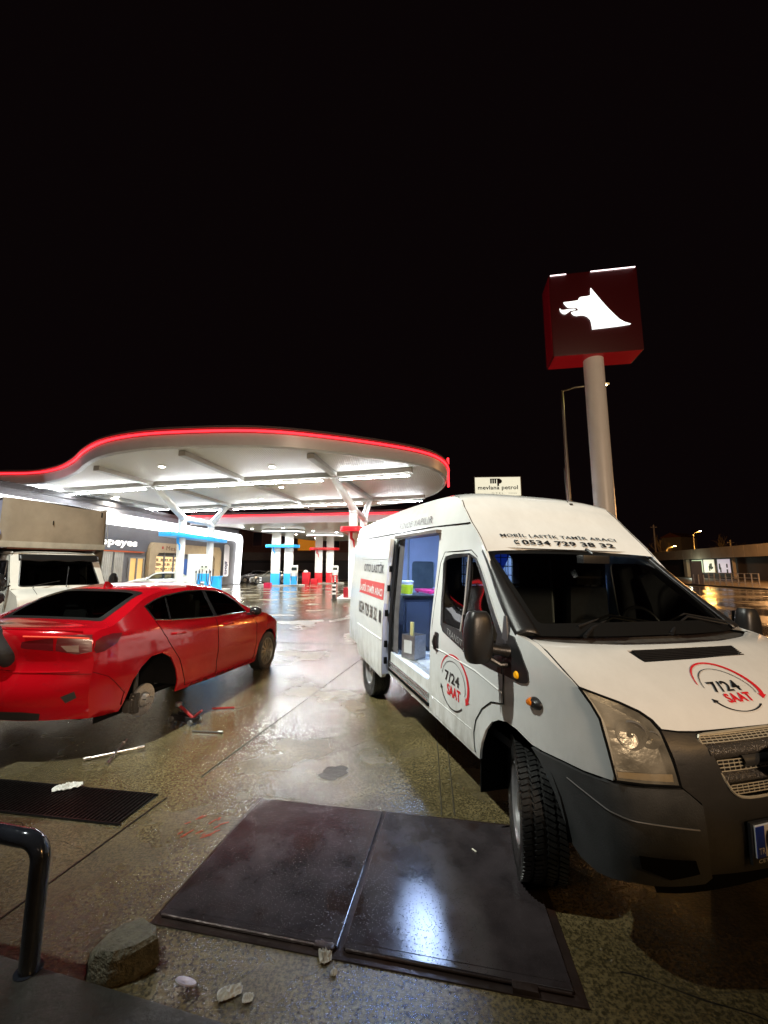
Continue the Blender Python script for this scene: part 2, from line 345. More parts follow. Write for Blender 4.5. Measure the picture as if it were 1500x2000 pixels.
# ---------------------------------------------------------------- steel hatch cover in the foreground
ST=mat('rusty_steel',(.050,.042,.046),.12,.3,bump=.05,bscale=170,cvar=.45,cscale=5,rvar=.06,rust=(.030,.018,.016),beads=.4)
def plate():
    t=thing('hatch_cover','double steel hatch cover of two wet rusty brown leaves set in the concrete','hatch cover',(0,0,0))
    def quad(name,P,z0,z1,m,par=t,bev=.004):
        q=MB(); q.prism(P,z0,z1); return q.build(name,m,par,bevel=bev)
    def L(a,b,f): return (a[0]+(b[0]-a[0])*f,a[1]+(b[1]-a[1])*f)
    A,B,Cc,D=(-1.10,2.22),(.76,1.85),(.88,2.88),(-.90,3.21)
    q=MB(); q.prism([(A[0]-.03,A[1]-.04),(B[0]+.04,B[1]-.05),(Cc[0]+.05,Cc[1]+.03),(D[0]-.03,D[1]+.03)],.0,.010); q.build('frame',mat('frame_steel',(.05,.035,.032),.3,.5,bump=.4,bscale=30,cvar=.4,rust=(.05,.02,.01)),t,bevel=.004)
    m0,m1=L(A,B,.478),L(D,Cc,.5)
    m0b,m1b=L(A,B,.494),L(D,Cc,.514)
    def lf(P,nm):
        x0,x1,x2,x3=P
        q=MB(); q.prism([x0,x1,x2,x3],.010,.024); o=q.build(nm,ST,t,smooth=0,bevel=.003)
        q=MB(); q.prism([L(x0,x2,.03),L(x1,x3,.03),L(x2,x0,.03),L(x3,x1,.03)],.024,.0255); q.build('tread_plate',ST,o,smooth=0)
        q=MB(); q.tube([(x0[0]+.01,x0[1]-.006,.019),(x1[0]-.01,x1[1]-.006,.019)],.006,8); q.build('edge_angle',mat('frame_steel',(.05,.035,.032)),o)
        return o
    a=lf([A,m0,m1,D],'leaf'); b_=lf([m0b,B,Cc,m1b],'leaf')
    q=MB(); q.box((.57,1.865,.018),(.10,.035,.024),-.2); q.build('hinge',mat('frame_steel',(.05,.035,.032)),t,bevel=.004)
    q=MB(); q.box((-.27,2.05,.016),(.09,.03,.02),-.2); q.build('hinge',mat('frame_steel',(.05,.035,.032)),t,bevel=.004)
plate()
# grated drain at the left
t=thing('drain_grate','long black slotted drain grate in the concrete at the left edge','drain grate',(0,0,0))
P0=Vector((-4.6,3.73));P1=Vector((-1.70,3.28)); dd=(P1-P0).normalized(); q=MB(); nn=Vector((-dd.y,dd.x))
w=.37; q.prism([tuple(P0),tuple(P0-nn*w),tuple(P1-nn*w*.92-dd*.02),tuple(P1)],.002,.007); q.build('pit',mat('pit_black',(.006,.006,.006),.6),t)
q=MB()
k=0
L_=(P1-P0).length
while k*.032<L_-.05:
    a=P0+dd*(.03+k*.032); q.box(((a-nn*w/2).x,(a-nn*w/2).y,.012),(.011,w-.03,.012),atan2(dd.y,dd.x)); k+=1
q.build('bars',mat('cast_iron',(.018,.016,.016),.32,.6,bump=.4,bscale=50),t,smooth=0)
q=MB(); 
for s in(.008,w-.008): q.tube([(*(P0-nn*s),.012),(*(P1-nn*s),.012)],.008,6)
q.build('rim',mat('cast_iron',(.018,.016,.016)),t)
# short red strokes scattered on the concrete
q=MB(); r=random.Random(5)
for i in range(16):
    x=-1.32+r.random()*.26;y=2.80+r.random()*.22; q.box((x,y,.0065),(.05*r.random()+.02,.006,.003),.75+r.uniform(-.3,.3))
tag(q.build('red_mark',mat('red_stroke',(.42,.06,.03),.3),smooth=0),'scrawled red mark on the concrete left of the hatch','paint mark')
# ---------------------------------------------------------------- left foreground: tube rail, low wall, rock, litter
t=thing('tube_rail','bent steel tube rail with glossy dark paint on the low wall','rail',(-1.47,1.90,.055))
RM=mat('rail_paint',(.035,.042,.06),.16,.3,coat=.5,beads=.25,cvar=.3,cscale=12)
q=MB(); pts=[(0,0,-.05)]+[(0,0,.05+i*.08) for i in range(5)]
R_=.09
for i in range(9):
    a=pi/2*i/8; pts.append((-R_+R_*cos(a),.01*sin(a),.40+R_*sin(a)))
pts+=[(-.3,.06,.49),(-.8,.16,.49),(-1.5,.3,.49)]
q.tube(pts,.036,18); q.build('tube',RM,t)
q=MB(); q.cyl((0,0,-.052),(0,0,.004),.05,n=20); q.build('base_plate',RM,t,bevel=.003)
# low concrete wall
q=MB(); 
def cw(u,v):
    return (lerp(-3.2,.3,u),lerp(2.13,1.43,u)-.02,0)
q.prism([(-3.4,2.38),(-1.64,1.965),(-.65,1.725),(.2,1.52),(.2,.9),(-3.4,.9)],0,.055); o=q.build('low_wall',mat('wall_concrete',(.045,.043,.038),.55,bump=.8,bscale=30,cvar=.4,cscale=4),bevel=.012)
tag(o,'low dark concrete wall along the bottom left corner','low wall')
def rock(name,loc,r,sc,seed,m,label,cat,cuts=7,jit=.16,sub=3):
    rr=random.Random(seed); b=bmesh.new(); bmesh.ops.create_icosphere(b,subdivisions=sub,radius=1)
    pl=[(Vector((rr.gauss(0,1),rr.gauss(0,1),rr.gauss(0,1))).normalized(),rr.uniform(.55,.8)) for _ in range(cuts)]
    for v in b.verts:
        for n,d in pl:
            e=v.co.dot(n)-d
            if e>0: v.co-=n*e
        v.co*=1+jit*.25*(rr.random()-.5)
        v.co=Vector((v.co.x*sc[0],v.co.y*sc[1],v.co.z*sc[2]))*r
    me=bpy.data.meshes.new(name); b.to_mesh(me); b.free(); me.polygons.foreach_set('use_smooth',[True]*len(me.polygons)); me.set_sharp_from_angle(angle=radians(28)); me.materials.append(m)
    o=bpy.data.objects.new(name,me); COL.objects.link(o); o.location=loc; return tag(o,label,cat)
CR=mat('broken_concrete',(.13,.12,.085),.6,bump=1.5,bscale=60,cvar=.5,cscale=22)
def lump():
    # broken block of concrete with a flat top
    P=[(-.115,-.07),(-.05,-.11),(.04,-.095),(.10,-.03),(.135,.05),(.06,.095),(-.03,.11),(-.10,.06),(-.125,0)]
    r=random.Random(2); b=bmesh.new(); rings=[]
    for z,s in((0,1.02),(.03,1.04),(.065,1.0),(.10,.93),(.115,.82)):
        rings.append([b.verts.new((x*s*(1+r.uniform(-.05,.05))+(.01 if z>.09 else 0),y*s*(1+r.uniform(-.05,.05)),z+r.uniform(-.006,.006)+(.02*x/.1 if z>.06 else 0))) for x,y in P])
    for a,c in zip(rings,rings[1:]):
        for i in range(len(P)): b.faces.new((a[i],a[(i+1)%9],c[(i+1)%9],c[i]))
    b.faces.new(rings[-1]); b.faces.new(list(reversed(rings[0])))
    bmesh.ops.subdivide_edges(b,edges=b.edges,cuts=2,use_grid_fill=True,fractal=.5,seed=3); bmesh.ops.triangulate(b,faces=b.faces)
    me=bpy.data.meshes.new('concrete_lump'); b.to_mesh(me); b.free(); me.polygons.foreach_set('use_smooth',[True]*len(me.polygons)); me.set_sharp_from_angle(angle=radians(25)); me.materials.append(CR)
    o=bpy.data.objects.new('concrete_lump',me); COL.objects.link(o); o.location=(-1.13,1.99,.0); o.rotation_euler=(0,0,-.45); o.scale=(1.12,1.0,.95); tag(o,'broken lump of pale concrete beside the tube rail','rubble')
lump()
def crumple(name,loc,size,seed,m,label,cat,rot=0):
    r=random.Random(seed); q=MB(); n=14; H=[[r.uniform(0,1) for _ in range(n+1)] for _ in range(n+1)]
    def fn(u,v):
        i,j=int(u*n+.01),int(v*n+.01); e=.35*(r.random()-.5)/n
        return ((u-.5+e)*size[0]*(1-.3*abs(v-.5)),(v-.5+e)*size[1]*(1-.35*abs(u-.4)),H[i][j]*size[2]*(.4+.6*sin(pi*u)*sin(pi*v))+.006)
    q.grid(fn,n,n); o=q.build(name,m,smooth=25,solid=.0012); o.location=loc; o.rotation_euler=(0,0,rot); return tag(o,label,cat)
PM=mat('wet_paper',(.55,.52,.46),.5,bump=.3,bscale=80,cvar=.25,cscale=20)
crumple('paper_scrap',(-.62,1.86,.004),(.10,.055,.022),1,PM,'crumpled grey paper scrap beside the cup lid','litter',.4)
crumple('paper_scrap',(-.54,1.84,.004),(.045,.04,.013),2,PM,'small crumpled paper scrap rightmost at the low wall','litter',.2)
crumple('tissue',(-.26,2.02,.004),(.06,.09,.025),3,mat('wet_tissue',(.35,.32,.27),.5,cvar=.3,cscale=30),'flattened beige tissue at the front edge of the hatch','litter',.2)
crumple('tissue_shred',(-.21,1.94,.004),(.03,.03,.015),4,PM,'tiny pale tissue shred in front of the hatch','litter')
crumple('glove',(-2.45,3.36,.014),(.20,.10,.035),8,mat('white_cotton',(.72,.72,.68),.7,bump=.3,bscale=90),'white work glove lying on the drain grate','glove',.35)
q=MB(); q.lathe([(0,.0),(.03,.001),(.036,.004),(.041,.006),(.043,.002)],28); o=q.build('cup_lid',mat('lid_plastic',(.55,.50,.58),.35,cvar=.2,cscale=30),solid=.001); o.location=(-.80,1.86,.045); o.rotation_euler=(radians(58),radians(8),radians(-12)); tag(o,'round pale plastic cup lid leaning against the low wall','cup lid')
q=MB(); q.cyl((0,0,0),(.032,.0,0),.004,n=10); o=q.build('cigarette_butt',mat('butt',(.7,.66,.55),.6)); o.location=(.53,2.66,.030); o.rotation_euler=(0,0,-.9); tag(o,'white cigarette butt on the right leaf of the hatch','cigarette butt')
r=random.Random(9)
q=MB()
for i in range(260):
    x=r.uniform(-3,2.6);y=r.uniform(1.75,6.5); s=r.uniform(.002,.005)
    if -1.15<x<.95 and 1.8<y<3.25: continue
    q.box((x,y,.004+s*.4),(s*2,s*1.6,s),r.random()*3)
o=q.build('grit',mat('grit_stone',(.16,.14,.10),.5),smooth=0); tag(o,'scattered grit and small stones on the wet concrete','grit'); o['kind']='stuff'

# unseen wall added behind the camera to keep street light off the foreground
q=MB(); q.box((4,-1.6,.9),(16,.2,1.8)); q.box((4,-1.6,1.83),(16.1,.3,.06)); struct(q.build('added_shade_wall',mat('wall_concrete',(.045,.043,.038)),bevel=.01))

# oil stains and cracks in the slabs
OIL=mat('oil_film',(.03,.026,.018),.32,bump=.6,bscale=60,cvar=.4,cscale=20)
for i,(x,y,a,b_,rt,lab) in enumerate([(-.42,3.62,.13,.10,.3,'small dark oil stain just behind the hatch cover'),]):
    r=random.Random(i+20); ph=[r.uniform(0,6.28) for _ in range(5)]
    P=[]
    for k in range(40):
        t_=2*pi*k/40; m_=1+.16*sin(2*t_+ph[0])+.10*sin(5*t_+ph[1])+.07*sin(9*t_+ph[2]); px,py=a*m_*cos(t_),b_*m_*sin(t_); P.append((x+px*cos(rt)-py*sin(rt),y+px*sin(rt)+py*cos(rt)))
    q=MB(); q.prism(P,.0042,.0056); o=q.build('oil_stain',OIL,smooth=0); tag(o,lab,'oil stain')
def crack(a,b_,seed,lab):
    r=random.Random(seed); A=Vector(a);B=Vector(b_); n=16; d=(B-A); nn=Vector((-d.y,d.x)).normalized(); q=MB(); off=0; L1=[];R1=[]
    for i in range(n+1):
        off+=r.gauss(0,.012); p=A+d*i/n+nn*off; w=.0035*(1-.6*i/n)*r.uniform(.5,1.4); L1.append((*(p+nn*w),.0052)); R1.append((*(p-nn*w),.0052))
    q.add(L1+R1,[(i,i+1,n+2+i,n+1+i) for i in range(n)]); o=q.build('slab_crack',JM,smooth=0); struct(o)
crack((-2.5,2.95),(-1.75,2.55),1,''); crack((-.75,3.75),(.35,4.7),2,''); crack((1.0,1.95),(2.1,1.45),3,''); crack((-1.9,4.9),(-.9,6.6),4,'')
# ---------------------------------------------------------------- fuel canopy
WH=mat('white_steel',(.72,.72,.70),.35,bump=.05,cvar=.06,cscale=2)
SOF=mat('soffit_panel',(.50,.49,.45),.5,stripes=('X',3.2,.12)); BEAM=mat('beam_paint',(.30,.29,.26),.5,cvar=.1,cscale=1)
FAS=mat('fascia_panel',(.55,.57,.60),.32,cvar=.12,cscale=.7)
LED=emit('led_white',(.96,.98,1),5); LEDD=emit('led_lens',(.88,.94,1),230); LEDR=emit('led_red',(1,.02,.03),4); DL=emit('downlight_lens',(1,.96,.86),60)
DARKM=mat('dark_trim',(.04,.035,.035),.5)
def smooth_poly(P,n=4):
    o=[];m=len(P)
    for i in range(m):
        a,b,c,d=P[i-1],P[i],P[(i+1)%m],P[(i+2)%m]
        for k in range(n):
            f=k/n; o.append(tuple(.5*((2*B)+(C-A)*f+(2*A-5*B+4*C-D)*f*f+(3*B-A-3*C+D)*f**3) for A,B,C,D in zip(a,b,c,d)))
    return o
def downlight(par,x,y,z,p):
    q=MB(); q.cyl((x,y,z-.05),(x,y,z),.17,n=20); f=q.build('downlight',WH,par)
    q=MB(); q.cyl((x,y,z-.056),(x,y,z-.051),.13,n=20); q.build('lens',DL,f)
    l=light('downlight_source','SPOT',(x,y,z-.12),p,(1,.97,.88),.12,(0,0,0),156,1); l.parent=par
def canopy():
    t=thing('fuel_canopy','large white fuel canopy with wavy rim and red neon line','canopy',(-5,22,0)); ox,oy=-5,22
    O=[(-32,23.4),(-25,23.0),(-22,22.6),(-19.8,22.4),(-17.6,21.4),(-15.5,19.8),(-13.8,18.2),(-12.07,16.84),(-10.3,16.0),(-8.25,15.55),(-5.1,15.4),(-2.5,16.1),(.5,17.5),(2.24,18.9),(3.2,21.1),(3.45,23.8),(2.95,26.3),(.9,29.4),(-3,31.2),(-7.7,31.8),(-17.4,32.2),(-24,34.2),(-32,36)]
    Pm=[(x-ox,y-oy) for x,y in smooth_poly(O,4)]
    q=MB(); q.add([(x,y,6.5) for x,y in Pm],[tuple(range(len(Pm)))]); q.build('soffit',SOF,t,smooth=0)
    n=len(Pm)
    cx=sum(p[0] for p in Pm)/n; cy=sum(p[1] for p in Pm)/n
    def nrm(i):
        a=Vector(Pm[i-1]);b=Vector(Pm[(i+1)%n]); d=(b-a).normalized(); return Vector((d.y,-d.x))
    def ring(o_,z): return [(Pm[i][0]+nrm(i).x*o_,Pm[i][1]+nrm(i).y*o_,z) for i in range(n)]
    def band(name,levels,m,sm=30):
        q=MB(); R=[ring(o_,z) for o_,z in levels]; v=[p for r in R for p in r]
        f=[(k*n+i,k*n+(i+1)%n,(k+1)*n+(i+1)%n,(k+1)*n+i) for k in range(len(R)-1) for i in range(n)]
        q.add(v,f); return q.build(name,m,t,smooth=sm)
    fb=band('fascia',[(-.02,6.49),(.05,6.45),(.16,6.52),(.22,6.98)],FAS)
    q=MB()
    q.tube(ring(.27,7.07),.05,8,closed=True); q.build('neon_line',LEDR,t)
    band('rim_cap',[(.18,6.99),(.19,7.15),(.34,7.17),(.32,7.27),(-.2,7.34)],mat('rim_metal',(.16,.12,.12),.35,.4))
    q=MB(); R=ring(-.2,7.34); q.add(R,[tuple(range(n))]); q.build('roof_deck',DARKM,t,smooth=0)
    # seams of the fascia cladding
    def W2(x,y,z=0): return (x-ox,y-oy,z)
    def bar(name,a,b_,w,h,ztop,m,par=t):
        a=Vector(W2(*a));b_=Vector(W2(*b_)); d=(b_-a).normalized(); c=(a+b_)/2; q=MB(); q.box((c.x,c.y,ztop-h/2),((b_-a).length,w,h),atan2(d.y,d.x)); return q.build(name,m,par,smooth=0)
    A=[(-31,27.2),(-24.7,25.3),(-12.98,22.05),(-2.66,19.8),(1.35,18.75)]; B=[(-16.6,31.3),(-11.83,29.87),(-.98,27),(2.7,26.0)]
    for P in (A,B):
        for a,b_ in zip(P,P[1:]): bar('main_beam',a,b_,.34,.24,6.499,BEAM)
    LA=[((-31,27.0),(-13.35,21.95)),((-12.6,21.8),(-3.1,19.72)),((-2.2,19.5),(1.2,18.65))]; LB=[((-16.4,31.15),(-12.3,29.9)),((-11.3,29.65),(-1.5,26.9)),((-.4,26.7),(2.5,25.85))]
    LC=[((-19.9,22.9),(-17.4,31.9)),((-30,35.2),(-17.5,31.95)),((-30,23.7),(-20,23.0))]
    for a,b_ in LA+LB+LC:
        zt=6.12 if (a,b_) not in LC else 6.44; sp=bar('light_strip',a,b_,.07,.045,zt,LED); bar('strip_lens',a,b_,.09,.010,zt-.046,LEDD,sp)
    for a,b_ in [((-13.6,18.4),(-13,22)),((-12.7,22.3),(-11.6,29.6)),((-8.3,15.9),(-7.5,20.9)),((-7.5,21.2),(-6.0,28.2)),((-3.1,16.3),(-2.5,19.6)),((-2.4,20),(-.9,26.9)),((-19,24),(-17,31)),((-24,25.5),(-23.5,33)),((-12.2,30),(-12.2,32)),((-6,28.3),(-5.7,31.5))]:
        bar('cross_beam',a,b_,.30,.22,6.498,BEAM)
    for x,y,p in [(-10.5,18.4,380),(-9.67,22.6,420),(-6.07,23.2,420),(-12.5,26.4,420),(.2,20.3,380),(-2.5,24.2,420),(-5.3,18.4,380),(-18,26.5,380),(-23,29,380),(-8.6,27.5,420),(-3.8,28.4,420)]: downlight(t,x-ox,y-oy,6.5,p*5)
    # neon fin at the tip
    q=MB(); q.box((3.72-ox,22.6-oy,7.2),(.10,.16,1.7)); q.build('tip_fin',LEDR,t)
canopy()
CP=mat('column_paint',(.70,.73,.72),.28,coat=.3,cvar=.06,cscale=1.5)
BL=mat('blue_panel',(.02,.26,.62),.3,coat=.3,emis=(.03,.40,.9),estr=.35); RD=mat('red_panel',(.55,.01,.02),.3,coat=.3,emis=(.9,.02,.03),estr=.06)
def sign_marks(par,x,y,z,m,face=-1):
    # hanging hose emblem below the ring plate
    q=MB(); q.tube([(x-.1,y,z),(x-.08,y,z-.35),(x+.06,y,z-.5),(x+.08,y,z-.85)],[.09,.08,.06,.03],8); q.build('hanging_sign',m,par)
def island(name,label,xn,yn,xf,yf,an,af,color,ringlen):
    t=thing(name,label,'column',(xn,yn,0)); dx,dy=xf-xn,yf-yn
    for (x,y,(ax,ay)) in ((0,0,an),(dx,dy,af)):
        q=MB(); q.cyl((x,y,0),(x,y,5.05),.25,n=24); c=q.build('post',CP,t)
        q=MB(); q.cyl((x,y,4.78),(x,y,4.84),.258,n=24); q.build('collar',mat('collar_grey',(.35,.36,.36),.4),c)
        q=MB(); q.tube([(x,y,4.95),(x,y,5.05),(x+(ax-xn-x)*.08,y+(ay-yn-y)*.08,5.18),(ax-xn,ay-yn,6.35)],[.25,.25,.23,.17],20); q.build('branch',CP,t)
    q=MB(); q.tube([(0,0,5.03),(dx,dy,5.03)],.2,18); q.build('tie_beam',CP,t)
    L=hypot(dx,dy); a=atan2(dy,dx); M=Matrix.Translation((dx/2,dy/2,3.7))@Matrix.Rotation(a,4,'Z')
    w=.62; h=ringlen/2; P=rnd([(-h,-w*.7),(-h+.35,-w),(h-.35,-w),(h,-w*.7),(h,w*.7),(h-.35,w),(-h+.35,w),(-h,w*.7)],.15,2)
    q=MB(); q.prism(P,0,.27,M); q.build('ring_plate',color,t,bevel=.03)
    sign_marks(t,-.05 if dx<0 else .0,-.28,3.72,color)
    return t
island('canopy_column','forked white canopy column pair with blue ring plate behind the white truck',-13.5,26.6,-13.2,30.4,(-12.98,22.05),(-11.83,29.87),BL,7.4)
island('canopy_column','forked white canopy column pair with red ring plate just behind the van',-1.75,22.6,-1.35,26.6,(-2.60,19.85),(-.95,27.0),RD,6.2)
for o in [x for x in COL.objects if x.name.startswith('canopy_column')]: o['group']='forked columns under the canopy'
# square column pairs of the second canopy
def island2(label,x,y,m,rot,scale=1,zc=5.45):
    t=thing('pump_tower',label,'fuel pump tower',(x,y,0),rot,'pump towers under the far canopy')
    for s in(-1,1):
        q=MB(); q.box((s*.62,0,zc/2+.1),(.82,.75,zc-.2)); q.build('post',CP,t,bevel=.02)
        q=MB(); q.box((s*.62,0,.62),(.84,.77,1.2)); q.build('plinth',m,t,bevel=.02)
    P=rnd([(-2.0,-.3),(-1.4,-.9),(1.4,-.9),(2.0,-.3),(2.0,.3),(1.4,.9),(-1.4,.9),(-2.0,.3)],.1,2)
    q=MB(); q.prism(P,zc-.22,zc-.02); c=q.build('capital',WH,t,bevel=.02)
    q=MB(); q.tube([(a*1.01,b_*1.01,zc-.16) for a,b_ in P],.03,6,closed=True); q.build('light_strip',LED,c)
    P=[(a*.82,b_*.9) for a,b_ in P]; q=MB(); q.prism(P,3.72,4.0); q.build('ring_plate',m,t,bevel=.03)
    sign_marks(t,-.75,-.42,3.75,m)
    # dispenser
    q=MB(); q.box((1.2,-.5,1.05),(.7,.5,1.9)); d=q.build('dispenser',CP,t,bevel=.03)
    q=MB(); q.box((1.2,-.77,.55),(.6,.04,.8)); q.build('dispenser_panel',m,d)
    q=MB(); q.box((1.2,-.77,1.65),(.5,.03,.3)); q.build('display',mat('display_dark',(.02,.03,.03),.2),d)
    for s in(-.2,.2):
        q=MB(); q.tube([(1.2+s,-.78,1.25),(1.2+s,-.9,1.0),(1.2+s*1.3,-.88,.5),(1.2+s*1.6,-.8,.9),(1.2+s*1.7,-.76,1.3)],.022,6); q.build('hose',mat('hose_rubber',(.02,.02,.02),.5),d)
    q=MB(); q.box((-1.7,-.3,.1),(.9,.7,.18)); q.box((0,0,.06),(4.4,1.3,.12)); q.build('island_kerb',mat('kerb_grey',(.3,.3,.28),.5),t)
    return t
t=island2('white square pump tower with blue plinth and blue ring plate',-10.0,39.6,BL,.15); t.scale=(1,1,1)
t=island2('white square pump tower with red plinth and red ring plate',-6.7,45.2,RD,.15,zc=5.5)
# dispenser on the near left island
def dispenser():
    t=thing('fuel_dispenser','white fuel dispenser with blue lower panel between the forked columns','fuel dispenser',(-12.6,27.6,.15),.25)
    q=MB(); q.box((0,0,1.25),(1.5,.6,2.5)); q.build('cabinet',CP,t,bevel=.04)
    q=MB(); q.box((-.45,-.31,1.55),(.5,.03,1.9)); q.build('panel',mat('pale_panel',(.6,.64,.66),.3),t)
    q=MB(); q.box((.3,-.32,.65),(.75,.04,1.1)); q.build('blue_panel',BL,t,bevel=.01)
    q=MB(); q.box((.32,-.32,1.65),(.55,.03,.28)); p=q.build('display',mat('display_pale',(.5,.55,.5),.2),t)
    q=MB(); 
    for s in(.2,.44): q.cyl((s,-.345,1.65),(s,-.335,1.65),.06,n=14)
    q.build('dials',mat('display_dark',(.02,.03,.03)),p)
    for s in(-.15,.05,.5,.75):
        q=MB(); q.box((s,-.38,1.32),(.07,.12,.16)); n=q.build('nozzle',mat('nozzle_black',(.015,.015,.015),.4),t,bevel=.01)
        q=MB(); q.tube([(s,-.38,1.25),(s+.03,-.45,.8),(s+.1,-.42,.45),(s+.16,-.36,.9),(s+.17,-.31,1.5)],.022,6); q.build('hose',mat('hose_rubber',(.02,.02,.02)),n)
    q=MB(); q.add([(.55,-.335,.25),(.85,-.335,.25),(.70,-.335,.5)],[(0,1,2)]); q.build('warning_sign',mat('sign_red',(.6,.03,.02),.4),t,smooth=0)
    return t
dispenser()
q=MB(); q.box((0,0,.5),(.8,.6,1.0),taper=.9); q.box((0,0,1.03),(.84,.64,.08)); o=q.build('waste_bin',BL,bevel=.04); o.location=(-11.7,28.0,.1); tag(o,'bright blue waste bin beside the fuel dispenser','bin')
q=MB(); q.prism(rnd([(-1.0,-2.6),(1.3,-2.6),(1.3,4.8),(-1.0,4.8)],.8,4),.004,.15); o=q.build('pump_island',mat('kerb_grey',(.3,.3,.28)),bevel=.02); o.location=(-13.2,27.2,0); struct(o)
q=MB(); q.prism(rnd([(-.9,-2.0),(.9,-2.0),(.9,5.2),(-.9,5.2)],.7,4),.004,.15); o=q.build('pump_island',mat('kerb_grey',(.3,.3,.28)),bevel=.02); o.location=(-1.6,23,0); struct(o)
q=MB(); q.box((0,0,.4),(.42,.4,.8)); q.box((0,0,.83),(.36,.34,.06)); o=q.build('extinguisher_box',mat('box_red',(.30,.01,.02),.35),bevel=.03); o.location=(-2.05,21.9,.0); o.scale=(.62,.62,.8); tag(o,'dark red extinguisher box at the foot of the forked column','extinguisher box')
t=thing('waste_bin','tall red waste bin with white lid left of the red pump tower','bin',(-8.3,43.2,0)); t.scale=(.78,.78,.85)
q=MB(); q.box((0,0,.75),(1.0,.8,1.5)); q.box((1.1,0,.35),(.9,.7,.7)); q.build('bin_body',RD,t,bevel=.05)
q=MB(); q.lathe([(0,.3),(.25,.22),(.33,0)],16,Matrix.Translation((-.1,0,1.5))@Matrix.Rotation(pi/2,4,'X')); q.build('lid',WH,t)
q=MB(); q.box((0,0,.28),(1.2,.7,.56)); o=q.build('sand_box',mat('magenta_box',(.5,.01,.06),.35),bevel=.03); o.location=(-10.6,37.0,0); o.scale=(.5,.7,.7); tag(o,'low crimson box in front of the blue pump tower','box')
def bollard(x,y,label,h=.85):
    t=thing('bollard',label,'bollard',(x,y,0),0,'striped black and white bollards')
    q=MB(); q.cyl((0,0,0),(0,0,h),.10,n=16); q.cyl((0,0,0),(0,0,.04),.16,n=16); q.build('pole',mat('bollard_black',(.02,.02,.02),.35),t)
    for z in(.28,.50,.72):
        q=MB(); q.cyl((0,0,z),(0,0,z+.1),.104,n=16); q.build('reflective_band',mat('band_white',(.75,.75,.75),.4),t)
bollard(-2.75,22.4,'striped bollard nearest the van, left of the forked column'); bollard(-9.0,40.6,'striped bollard just right of the blue pump tower')
bollard(-12.2,40.0,'striped bollard just left of the blue pump tower'); bollard(-5.3,44.0,'striped bollard just right of the red pump tower'); bollard(-12.1,27.0,'striped bollard beside the blue waste bin')
# second canopy
def canopy2():
    t=thing('far_canopy','second flat white canopy with red neon edge behind the first','canopy',(-5,40,0)); ox,oy=-5,40
    P=[(-17.5,34.6),(9,30.8),(10,50),(-7.6,56),(-10.2,54.5),(-14.2,37)]
    P=rnd(P,1.2,4); Q=[(x-ox,y-oy) for x,y in P]; n=len(Q)
    q=MB(); q.add([(x,y,5.5) for x,y in Q],[tuple(range(n))]); q.build('soffit',mat('soffit_far',(.5,.48,.42),.28),t,smooth=0)
    q=MB(); q.add([(x,y,5.46) for x,y in Q]+[(x,y,6.05) for x,y in Q],[(i,(i+1)%n,n+(i+1)%n,n+i) for i in range(n)]); q.build('fascia',mat('fascia_white',(.45,.45,.48),.4),t)
    q=MB(); q.tube([(x,y,6.13) for x,y in [(-17.6-ox,34.5-oy),(9.1-ox,30.7-oy)]],.07,8); q.build('neon_line',LEDR,t)
    q=MB(); q.add([(x,y,6.06) for x,y in Q]+[(x,y,6.45) for x,y in Q],[(i,(i+1)%n,n+(i+1)%n,n+i) for i in range(n)]+[tuple(range(n,2*n))]); q.build('rim_cap',DARKM,t)
    for x,y in [(-13.0,36.5),(-12.6,38),(-9.5,37.5),(-7.2,40.5),(-9.8,44.5),(-5,42),(-4,47),(-8.6,50),(-.5,40),(-2,49),(3,36)]: downlight(t,x-ox,y-oy,5.5,1700)
canopy2()
q=MB()
for i in range(3): q.tube([(-21+i,36,7.0+.2*i),(-12,36.5,6.6),(2+i,34.5,7.1)],.03,5)
o=q.build('cables',DARKM); tag(o,'dark cables sagging between the two canopies','cable')
